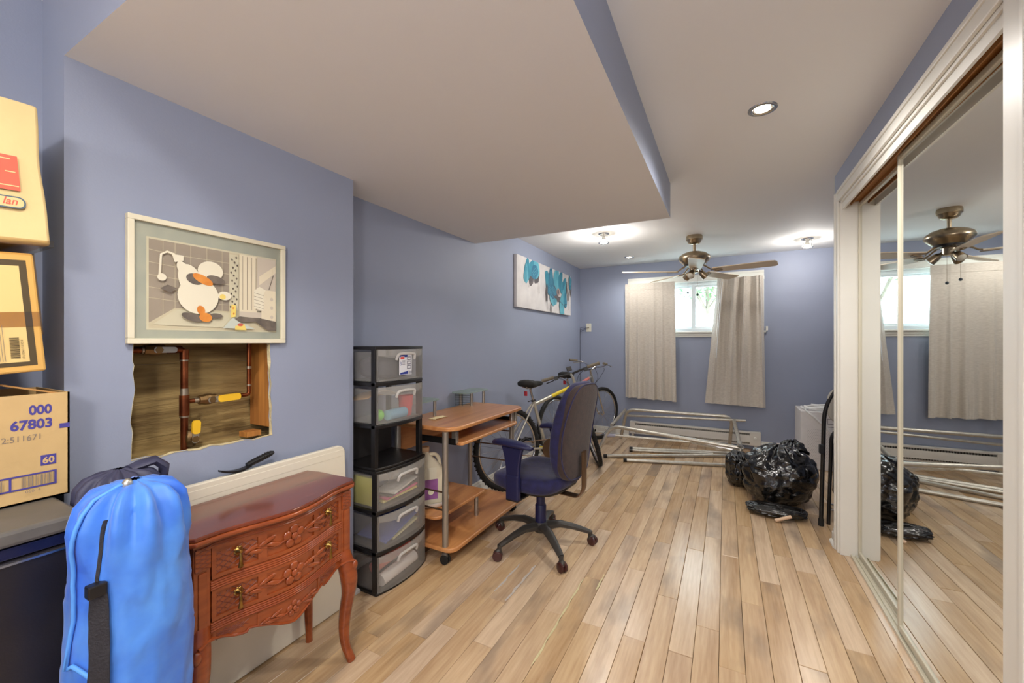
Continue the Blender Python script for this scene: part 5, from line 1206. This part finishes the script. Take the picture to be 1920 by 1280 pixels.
m = MB(); m.sweep(fillet([(-0.09, 0, 0.352), (-0.26, 0, 0.350), (-0.290, 0, 0.40), (-0.290, 0, 0.62)], 0.03, 5), 0.016, 8, sx=2.0, sy=0.45, rot=PI/8); m.build('back_bar', rod_m, chair, smooth=50)
for s in (-1, 1):
    m = MB(); m.sweep([(-0.11, s*0.275, 0.662), (-0.08, s*0.275, 0.668), (0.0, s*0.278, 0.674), (0.10, s*0.272, 0.676), (0.145, s*0.262, 0.668), (0.16, s*0.258, 0.660)], [0.020, 0.034, 0.040, 0.042, 0.034, 0.014], 14, sx=1.0, sy=0.48)
    m.build('arm_pad', arm_m, chair, smooth=70)
    m = MB(); m.solid(lambda u, v: (0.02+(-0.065+0.13*u)*(0.62+0.5*v**3), s*0.250+s*0.014*v, 0.42+0.235*v), lambda u, v: (0.02+(-0.065+0.13*u)*(0.62+0.5*v**3), s*0.282+s*0.006*v, 0.42+0.235*v), 6, 10); m.build('arm_post', arm_m, chair, smooth=40, bevel=0.006)
    m = MB(); m.box((-0.022, s*0.252, 0.355), (0.062, s*0.288, 0.50)); m.build('arm_sleeve', arm_m, chair, smooth=0, bevel=0.008)
    m = MB(); m.box((-0.02, s*0.10, 0.352), (0.06, s*0.288, 0.364)); m.build('arm_bracket', black_plastic, chair, smooth=0, bevel=0.004)

# ------------------------------------------------------------------ bicycles
silver_m = mat('silver_frame_paint', (196, 192, 178), rough=0.3, metal=0.6); yel_m = mat('yellow_frame_decal', (226, 200, 40), rough=0.35)
grip_m = mat('grey_rubber_grip', (120, 110, 94), rough=0.7); red_p = mat('red_reflector', (190, 40, 50), rough=0.3); pink_m = mat('faded_red_decal', (214, 120, 110), rough=0.5)
def bicycle(label, rear, heading, lean, steer, frame_m, decal, rw_, L=1.06, drop=False, saddle=True):
    t = thing('bicycle', label, 'bicycle', (rear[0], rear[1], 0), heading)
    LT = Matrix.Rotation(lean, 4, 'X')          # leans about the ground line
    RA, BBp = Vector((0, 0, rw_)), Vector((0.43, 0, 0.285)); FA = Vector((L, 0, rw_))
    SA = Vector((-0.33, 0, 0.944)).normalized()  # steering axis, upwards
    HB = FA+SA*0.40-Vector((0.04, 0, 0)); HT = HB+SA*0.13; ST = BBp+Vector((-0.125, 0, 0.43))
    FT = LT @ Matrix.Translation(HB) @ Matrix.Rotation(steer, 4, SA) @ Matrix.Translation(-HB)
    def part(fn, nm, m_, par=None, front=False, **k):
        b = MB(FT if front else LT); fn(b); return b.build(nm, m_, par or t, **k)
    tube = lambda a, b_, r: (lambda q: q.cyl(a, b_, r, n=12))
    fr = part(tube(BBp, ST, 0.0155), 'seat_tube', frame_m)
    part(tube(ST+Vector((0.005,0,-0.03)), HT+SA*-0.02, 0.0165), 'top_tube', frame_m)
    part(tube(BBp, HB+SA*0.02, 0.0195), 'down_tube', frame_m)
    part(tube(HB-SA*0.005, HT+SA*0.005, 0.020), 'head_tube', frame_m)
    A_, B_ = ST+Vector((0.005,0,-0.03)), HT-SA*0.02
    part(tube(A_.lerp(B_, 0.40), A_.lerp(B_, 0.86), 0.0172), 'frame_decal', decal)
    A2, B2 = BBp, HB+SA*0.02
    part(tube(A2.lerp(B2, 0.30), A2.lerp(B2, 0.75), 0.0202), 'frame_decal', decal)
    for s in (-1, 1):
        part(tube(BBp+Vector((0,s*0.03,0)), RA+Vector((0,s*0.065,0)), 0.009), 'chain_stay', decal if s > 0 and decal is yel_m else frame_m)
        part(tube(ST+Vector((-0.01,s*0.012,-0.02)), RA+Vector((0,s*0.065,0)), 0.008), 'seat_stay', frame_m)
    for nm, C_, fr_ in (('rear', RA, False), ('front', FA, True)):
        w_ = part(lambda b: b.torus(C_, rw_-0.022, 0.022, (0,1,0), 56, 10), 'tire', black_rubber, None, fr_, smooth=70)
        part(lambda b: b.sweep([C_+Vector(((rw_-0.048)*math.cos(2*PI*i/56), 0, (rw_-0.048)*math.sin(2*PI*i/56))) for i in range(56)], 0.011, 8, closed=True), 'rim', chrome, w_, fr_, smooth=70)
        part(lambda b: b.lathe([(0.010,-0.05),(0.010,-0.034),(0.024,-0.032),(0.024,-0.029),(0.014,-0.02),(0.014,0.02),(0.024,0.029),(0.024,0.032),(0.010,0.034),(0.010,0.05)], c=C_, axis=(0,1,0), n=16), 'wheel_hub', chrome, w_, fr_)
        def spk(b):
            for i in range(28):
                a = 2*PI*i/28; a2 = a+(0.5 if i % 4 < 2 else -0.5); s = 1 if i % 2 else -1
                b.sweep([C_+Vector((0.022*math.cos(a2), s*0.031, 0.022*math.sin(a2))), C_+Vector(((rw_-0.055)*math.cos(a), 0, (rw_-0.055)*math.sin(a)))], 0.0011, 5)
        so = part(spk, 'spokes', chrome, w_, fr_); so['kind'] = 'stuff'
        if not drop:
            def tread(b):
                for i in range(56):
                    a = 2*PI*i/56
                    for s in (-1, 1):
                        c = C_+Vector(((rw_-0.002)*math.cos(a+0.03*s), s*0.009, (rw_-0.002)*math.sin(a+0.03*s))); b.cbox(c, (0.010, 0.010, 0.010))
            so = part(tread, 'tread_knobs', black_rubber, w_, fr_, smooth=0); so['kind'] = 'stuff'
    part(lambda b: [b.lathe([(0.012,0.022),(r_,0.022+0.004*k),(r_,0.025+0.004*k),(0.012,0.025+0.004*k)], c=RA, axis=(0,-1,0), n=22) for k, r_ in enumerate((0.052,0.046,0.040,0.034,0.028,0.024))], 'cassette', black_plastic)
    part(lambda b: [b.lathe([(0.02,0.0),(0.085-0.02*k,0.0),(0.085-0.02*k,0.003),(0.02,0.003)], c=BBp+Vector((0,-0.045+0.008*k,0)), axis=(0,-1,0), n=30) for k in range(3)], 'chainring', rod_m)
    for s, a in ((-1, -0.5), (1, -0.5+PI)):
        e_ = BBp+Vector((0.17*math.cos(a), s*0.062, 0.17*math.sin(a)))
        part(lambda b: b.sweep([BBp+Vector((0,s*0.055,0)), e_], [0.013, 0.010], 8), 'crank', chrome)
        part(lambda b: (b.cbox(e_+Vector((0,s*0.055,0)), (0.09,0.022,0.022)), b.cbox(e_+Vector((0.038,s*0.055,0)), (0.012,0.085,0.026)), b.cbox(e_+Vector((-0.038,s*0.055,0)), (0.012,0.085,0.026)), b.cyl(e_, e_+Vector((0,s*0.09,0)), 0.007, n=8)), 'pedal', black_plastic, smooth=0)
    def chain(b):
        for dz in (1, -1): b.sweep([RA+Vector((0,-0.04,dz*0.045)), BBp+Vector((0,-0.042,dz*0.08))], 0.0045, 6)
    part(chain, 'chain', rod_m)
    part(lambda b: (b.sweep([RA+Vector((0,-0.05,0)), RA+Vector((0.02,-0.05,-0.09)), RA+Vector((0.05,-0.05,-0.14))], [0.010,0.008,0.008], 8), b.lathe([(0.004,-0.004),(0.022,-0.003),(0.022,0.003),(0.004,0.004)], c=RA+Vector((0.05,-0.045,-0.14)), axis=(0,1,0), n=14)), 'derailleur', black_plastic)
    # seat post and saddle
    SPT = ST+(ST-BBp).normalized()*0.115
    part(tube(ST-(ST-BBp)*0.1, SPT, 0.012), 'seat_post', chrome)
    part(lambda b: (b.torus(ST+Vector((-0.002,0,0.008)), 0.019, 0.006, (ST-BBp), 20, 8), b.cyl(ST+Vector((-0.02,0,0.008)), ST+Vector((-0.05,0.02,0.0)), 0.004, n=8)), 'seat_clamp', black_plastic)
    def sad(p):
        x, y, z = p; k = 0.28+0.72*(0.5-0.5*math.tanh((x-0.01)*22)); return (x, y*k, z*(0.75+0.25*(x < 0))+0.010*(x < -0.05))
    part(lambda b: b.ell(SPT+Vector((0.015,0,0.045)), (0.138,0.090,0.034), 0.7, 0.9, 36, 16, fn=sad), 'saddle', black_rubber, smooth=80)
    part(lambda b: [b.sweep([SPT+Vector((-0.07,s*0.025,0.025)), SPT+Vector((-0.02,s*0.02,0.005)), SPT+Vector((0.10,s*0.010,0.025))], 0.0035, 6) for s in (-1,1)], 'saddle_rails', chrome)
    part(lambda b: b.cbox(SPT+Vector((-0.055,0,-0.035)), (0.012,0.034,0.042)), 'reflector', red_p, smooth=0, bevel=0.003)
    # fork, stem, bars (turn with the steering)
    CR = HB-SA*0.015
    for s in (-1, 1):
        part(lambda b: b.sweep([CR+Vector((0,s*0.030,0)), CR+Vector((0.0,s*0.058,-0.025)), (CR+FA)/2+Vector((-0.006,s*0.058,0)), FA+Vector((0,s*0.052,0))], [0.013,0.013,0.012,0.009], 10), 'fork_blade', frame_m if not drop else chrome, None, True)
    part(tube(CR+Vector((0,-0.045,0)), CR+Vector((0,0.045,0)), 0.016), 'fork_crown', frame_m, None, True)
    SU = HT+SA*0.055; SE = SU+Vector((0.085, 0, 0.045))
    part(lambda b: (b.cyl(HT, SU+SA*0.015, 0.014, n=12), b.cyl(SU, SE, 0.013, n=12)), 'stem', chrome if drop else silver_m, None, True)
    if not drop:
        bar = [SE+Vector((-0.035,s_,0.018)) for s_ in (-0.29,)]+[SE+Vector((-0.012,-0.12,0.012)), SE, SE+Vector((-0.012,0.12,0.012)), SE+Vector((-0.035,0.29,0.018))]
        part(lambda b: b.sweep(fillet(bar, 0.04), 0.011, 10), 'handlebar', black_plastic, None, True)
        for s in (-1, 1):
            g0, g1 = SE+Vector((-0.028,s*0.175,0.017)), SE+Vector((-0.036,s*0.30,0.018))
            part(tube(g0, g1, 0.0165), 'grip', grip_m, None, True)
            part(lambda b: (b.cbox(SE+Vector((-0.02,s*0.155,0.0)), (0.035,0.035,0.032)), b.sweep([SE+Vector((0.015,s*0.15,0.0)), SE+Vector((0.045,s*0.19,-0.008)), SE+Vector((0.04,s*0.26,-0.014))], 0.005, 8)), 'brake_lever', black_plastic, None, True)
        part(lambda b: b.cbox(SE+Vector((0.005,0.0,0.055)), (0.03,0.05,0.045)), 'bell_mount', leg_m, None, True, smooth=0, bevel=0.005)
    else:
        bar = [SE+Vector((0.0,-0.05,0.0)), SE, SE+Vector((0,0.05,0.0))]
        part(lambda b: b.sweep(fillet([SE+Vector((-0.16,-0.27,0.07)), SE+Vector((0.0,-0.20,0.05)), SE+Vector((0,-0.06,0.0)), SE+Vector((0,0.06,0)), SE+Vector((0,0.20,0.05)), SE+Vector((-0.16,0.27,0.07))], 0.05), 0.010, 10), 'handlebar', chrome, None, True)
        for s in (-1, 1):
            part(tube(SE+Vector((-0.07,s*0.235,0.061)), SE+Vector((-0.17,s*0.274,0.072)), 0.015), 'grip', grip_m, None, True)
            part(lambda b: b.sweep([SE+Vector((-0.02,s*0.20,0.045)), SE+Vector((0.0,s*0.26,0.03)), SE+Vector((-0.08,s*0.30,0.035))], 0.005, 8), 'brake_lever', chrome, None, True)
    def cabs(b):
        for s in (-1, 1): b.sweep(fillet([SE+Vector((-0.01,s*0.14,0.0)), SE+Vector((0.10,s*0.08,-0.02)), SE+Vector((0.09,s*0.01,-0.14)), CR+Vector((0.03,0,0.02))], 0.06), 0.0024, 6)
    part(cabs, 'brake_cable', black_plastic, None, True)
    part(lambda b: [b.sweep([CR+Vector((0.02,s*0.04,0.0)), CR+Vector((0.035,s*0.045,-0.05)), CR+Vector((0.03,s*0.018,-0.075))], 0.006, 8) for s in (-1,1)], 'brake_calliper', black_plastic, None, True)
    return t
hd1 = math.atan2(0.915, 0.415)
bicycle('silver and yellow mountain bicycle behind the office chair', (-1.605, 3.02), hd1, math.radians(-4), math.radians(52), silver_m, yel_m, 0.345)
grey_m = mat('dull_grey_frame', (150, 148, 144), rough=0.35, metal=0.5)
bicycle('grey bicycle with faded red decals standing in the far left corner', (-1.61, 4.09), math.radians(79), math.radians(-2), math.radians(-14), grey_m, pink_m, 0.335, drop=True)

# ------------------------------------------------------------------ tubular metal frame and loose poles
galv = mat('galvanised_tube', (206, 202, 192), rough=0.35, metal=0.7, rgb2=(182, 176, 164), vscale=30)
fm = thing('tube_frame', 'dismantled galvanised tube frame standing on four legs under the window', 'metal frame', (-0.5, 4.8, 0))
r_ = 0.019
A, B_, C_, D_ = (-1.075, 4.31, 0.355), (-1.10, 5.20, 0.395), (0.07, 5.22, 0.40), (0.165, 4.27, 0.37)
fa, fb2, fc, fd = (-1.235, 4.24, 0.012), (-1.19, 5.27, 0.012), (0.04, 5.33, 0.012), (0.055, 4.22, 0.012)
G = lambda mb, nm, **k: mb.build(nm, galv, fm, world=True, smooth=60, **k)
G(MB().sweep(fillet([fa, A, (D_[0]-0.02, D_[1], D_[2]-0.10)], 0.10, 8), r_, 12), 'front_hoop')
G(MB().sweep(fillet([fb2, B_, C_, fc], 0.10, 8), r_, 12), 'rear_hoop')
G(MB().sweep(fillet([(0.10, 4.26, 0.30), (0.13, 4.27, 0.285), fd], 0.05, 6), r_, 12), 'right_leg')
G(MB().cyl((A[0]-0.01, A[1]+0.05, A[2]-0.004), (B_[0]-0.01, B_[1]-0.04, B_[2]-0.002), 0.017, n=12), 'left_crossbar')
G(MB().cyl((C_[0]+0.015, C_[1]-0.06, C_[2]-0.03), (D_[0]-0.04, D_[1]+0.02, D_[2]-0.10), 0.019, n=12), 'right_crossbar')
G(MB().cyl((-1.125, 4.30, 0.255), (-0.12, 4.42, 0.250), 0.013, n=12), 'thin_rail')
G(MB().cyl((-1.13, 5.22, 0.315), (0.20, 5.18, 0.375), 0.013, n=12), 'thin_rail')
m = MB(); m.sweep([(-1.14, 4.295, 0.25), (-1.03, 4.31, 0.255)], [0.024, 0.016], 10); m.build('plastic_sleeve', mat('lilac_grey_sleeve', (168, 166, 184), rough=0.4), fm, world=True)
bolt = MB()
for p in ((-1.165, 4.25, 0.165), (-1.195, 4.238, 0.10)): bolt.ell(p, (0.008, 0.008, 0.008), nu=8, nv=6)
bolt.build('bolts', steel, fm, world=True)['kind'] = 'stuff'
wrap = clear('plastic_wrap', (244, 244, 240), fac=0.9, rough=0.2, body=(220, 218, 210), bodyfac=0.25)
m = MB(); m.sweep([(-0.30+0.05*i, 4.305-0.003*i, 0.290-0.006*i+0.006*math.sin(i*2.2)) for i in range(9)], [0.02+0.012*abs(math.sin(i*1.7)) for i in range(9)], 14); m.build('plastic_wrap', wrap, fm, world=True, smooth=0)
def pole(a, b, r, label):
    m = MB(); m.cyl(a, b, r, n=12); t = thing('metal_pole', label, 'pole', (a[0], a[1], 0), 0, 'loose poles on the floor')
    m.build('tube', galv, t, world=True); d = (Vector(b)-Vector(a)).normalized()
    MB().cyl(Vector(a)-d*0.004, Vector(a)+d*0.03, r*1.08, n=12).build('end_cap', black_rubber if r > 0.017 else leg_m, t, world=True)
pole((-1.155, 4.33, 0.020), (0.60, 5.28, 0.022), 0.018, 'longest loose pole, its tip nearest the bicycle')
pole((-0.935, 4.28, 0.019), (0.30, 4.66, 0.019), 0.018, 'loose pole lying nearest the chair side of the room')
pole((-0.975, 4.78, 0.019), (0.10, 5.10, 0.019), 0.018, 'loose pole farthest back under the tube frame')
pole((-0.960, 4.70, 0.017), (-0.12, 4.97, 0.017), 0.015, 'thinner loose pole lying second from the back')

# ------------------------------------------------------------------ black rubbish bags
bagm = mat('black_bin_liner', (13, 12, 12), rough=0.16, spec=0.9, bump=0.35, bscale=45)
def liner(label, c, d, seed, knot=None, crease=0.16, nu=150, nv=96):
    t = thing('rubbish_bag', label, 'bag', (c[0], c[1], 0), 0, 'rubbish bags by the closet corner')
    def fn(p):
        q = Vector((p[0]/d[0], p[1]/d[1], p[2]/d[2])); k = 1.0
        k += 0.14*nz(q, 1.1, seed)
        a = math.atan2(q.y, q.x); up = max(0.0, q.z)
        pl_ = abs(mnoise.noise(Vector((math.cos(a)*2.6+seed, math.sin(a)*2.6, q.z*0.55))))
        k -= crease*0.55*(1-min(1, pl_*3.2))*(0.35+0.65*up)
        wq = q+Vector((0.25*nz(q, 1.7, seed+2), 0.25*nz(q, 1.9, seed+4), 0.2*nz(q, 1.6, seed+6)))
        vd = mnoise.voronoi(Vector((wq.x*1.9, wq.y*1.9, wq.z*2.6))+Vector((seed, 0, 0)))[0]
        k += 0.13*(vd[1]-vd[0])-0.05
        vd = mnoise.voronoi(Vector((wq.x*4.5, wq.y*4.5, wq.z*6))+Vector((0, seed, 0)))[0]
        k += 0.035*(vd[1]-vd[0])
        r = Vector((p[0]*k, p[1]*k, p[2]*k))
        if r.z < -d[2]*0.93: r.z = -d[2]*0.93
        return r
    mb = MB(); mb.ell((0, 0, d[2]*0.93+0.004), d, 0.75, 0.85, nu, nv, fn=fn); mb.build('liner', bagm, t, smooth=70)
    if knot:
        k = MB(); rr = random.Random(seed)
        for i in range(5):
            a = i*1.26; k.solid(lambda u, v: (knot[0]+0.10*v*math.cos(a)+0.03*(u-0.5)*math.sin(a), knot[1]+0.10*v*math.sin(a)-0.03*(u-0.5)*math.cos(a), knot[2]+0.05*v-0.06*v*v+0.012*math.sin(u*9+i)), lambda u, v: (knot[0]+0.10*v*math.cos(a)+0.03*(u-0.5)*math.sin(a), knot[1]+0.10*v*math.sin(a)-0.03*(u-0.5)*math.cos(a), knot[2]+0.002+0.05*v-0.06*v*v+0.012*math.sin(u*9+i)), 8, 8)
        k.build('knotted_neck', bagm, t, smooth=60)
    return t
liner('large bulging black rubbish bag beside the closet corner', (0.372, 3.79), (0.235, 0.25, 0.225), 1.0, knot=(0.09, -0.03, 0.41))
liner('small slumped black rubbish bag at the foot of the tube frame', (0.100, 4.055), (0.105, 0.125, 0.15), 6.0)
liner('flat black rubbish bag spread on the floor in front of the large one', (0.32, 3.455), (0.195, 0.085, 0.042), 11.0, crease=0.1)
liner('black rubbish bag squeezed between the large bag and folding chair', (0.52, 4.30), (0.12, 0.13, 0.20), 17.0)
stick = MB().cyl((0.305, 3.335, 0.012), (0.40, 3.352, 0.050), 0.011, n=10)
tag(stick.build('wooden_stick', mat('pale_peg', (222, 190, 160), rough=0.6)), 'short pale stick poking out of the flat rubbish bag', 'stick')

# ------------------------------------------------------------------ white appliance carton with a coiled hose
bx = thing('appliance_carton', 'white dotted appliance carton in the far corner behind the bags', 'carton', (0.86, 5.05, 0))
dotm = mat('white_glossy_card', (226, 222, 220), rough=0.35, var=0.03, vscale=20)
cx0, cx1, cy0, cy1, chh = 0.66, 1.06, 4.88, 5.26, 0.565
BXM = lambda mb, nm, m_, **k: mb.build(nm, m_, bx, world=True, **k)
BXM(MB().box((cx0, cy0, 0.002), (cx1, cy1, chh)), 'carton', dotm, smooth=0, bevel=0.006)
S = Sheet((cx0, cy0, 0), (1,0,0), (0,0,1)); dk = mat('grey_dot_ink', (168, 162, 164), rough=0.5); ik = mat('icon_ink', (96, 92, 96), rough=0.5)
for i in range(16):
    for j in range(22): S.ell(0.05+i*0.014+(j % 2)*0.007, 0.10+j*0.014, 0.0026, 0.0026, dk, n=6)
for (a, b, c, d) in ((0.20,0.46,0.26,0.464),(0.20,0.51,0.26,0.514),(0.20,0.46,0.204,0.514),(0.256,0.46,0.26,0.514)): S.rect(a, b, c, d, ik)
S.rect(0.205, 0.432, 0.255, 0.437, ik); S.rect(0.225, 0.418, 0.262, 0.422, ik); S.done(bx)
S = Sheet((cx0, cy1, 0), (0,-1,0), (0,0,1))
for k in range(5): S.rect(0.28, 0.12+k*0.022, 0.34, 0.135+k*0.022, ik)
S.done(bx)
hs = thing('white_hose', 'coiled white hose lying on the white appliance carton', 'hose', (0.82, 5.02, chh))
m = MB(); pts = []
for i in range(70):
    a = i*0.21; rr_ = 0.125+0.02*math.sin(i*0.13); pts.append((0.83+rr_*math.cos(a), 5.03+rr_*0.85*math.sin(a), chh+0.012+0.00035*i+0.004*math.sin(i)))
pts = [(0.91, 4.862, 0.36), (0.86, 4.860, 0.42), (0.76, 4.858, 0.52), (0.70, 4.868, 0.572), (0.70, 4.93, 0.586)]+pts
m.sweep(pts, 0.0105, 10); m.build('hose', mat('white_vinyl_hose', (226, 226, 224), rough=0.45), hs, world=True, smooth=70)

# ------------------------------------------------------------------ folded chair leaning behind the closet corner
fc_ = thing('folding_chair', 'folded black metal chair leaning behind the closet corner', 'chair', (0.80, 3.44, 0))
blk = mat('black_powder_coat', (22, 21, 22), rough=0.35); grey_pad = mat('grey_vinyl_pad', (150, 146, 138), rough=0.55)
lean_y = lambda z: 3.42-0.06*z
FCB = lambda mb, nm, m_, **k: mb.build(nm, m_, fc_, world=True, **k)
hoop = fillet([(0.575, lean_y(0), 0.0), (0.585, lean_y(0.8), 0.80), (0.66, lean_y(0.97), 0.98), (0.95, lean_y(0.97), 0.98), (1.03, lean_y(0.8), 0.80), (1.04, lean_y(0), 0.0)], 0.12, 8)
FCB(MB().sweep(hoop, 0.0125, 12), 'back_frame', blk, smooth=60)
hoop2 = fillet([(0.625, lean_y(0)+0.05, 0.0), (0.635, lean_y(0.6)+0.05, 0.62), (0.69, lean_y(0.7)+0.05, 0.68), (0.93, lean_y(0.7)+0.05, 0.68), (0.98, lean_y(0.6)+0.05, 0.62), (0.99, lean_y(0)+0.05, 0.0)], 0.06, 6)
FCB(MB().sweep(hoop2, 0.011, 12), 'rear_frame', blk, smooth=60)
m = MB(); m.prism(rrect(0.600, 0.70, 1.015, 0.955, 0.09, 6), lambda p: (p[0], lean_y(p[1])-0.008, p[1]), lambda p: (p[0], lean_y(p[1])+0.010, p[1])); FCB(m, 'back_pad', grey_pad, smooth=40, bevel=0.006)
m = MB(); m.prism(rrect(0.640, 0.20, 0.975, 0.60, 0.05, 6), lambda p: (p[0], lean_y(p[1])+0.012, p[1]), lambda p: (p[0], lean_y(p[1])+0.038, p[1])); FCB(m, 'seat', blk, smooth=40, bevel=0.006)
for zz in (0.10, 0.14): FCB(MB().cyl((0.63, lean_y(zz)+0.05, zz), (0.985, lean_y(zz)+0.05, zz), 0.007, n=10), 'crossbar', chrome)
for p in ((0.575, 0.0), (1.04, 0.0)): FCB(MB().cyl((p[0], lean_y(0), 0.0), (p[0], lean_y(0), 0.045), 0.0165, n=12), 'rubber_foot', black_rubber)
FCB(MB().cbox((0.572, lean_y(0.55)-0.008, 0.53), (0.03, 0.03, 0.06)), 'hinge', blk, smooth=0, bevel=0.004)

# dish under the jug
ds = thing('white_dish', 'shallow white dish under the cream jug on the desk shelf', 'dish', (-1.615, 1.995, 0.2505))
MB().lathe([(0.02,0.0),(0.088,0.0),(0.104,0.012),(0.112,0.034),(0.108,0.034),(0.100,0.012),(0.02,0.008)], n=28).build('bowl', white_plastic, ds)
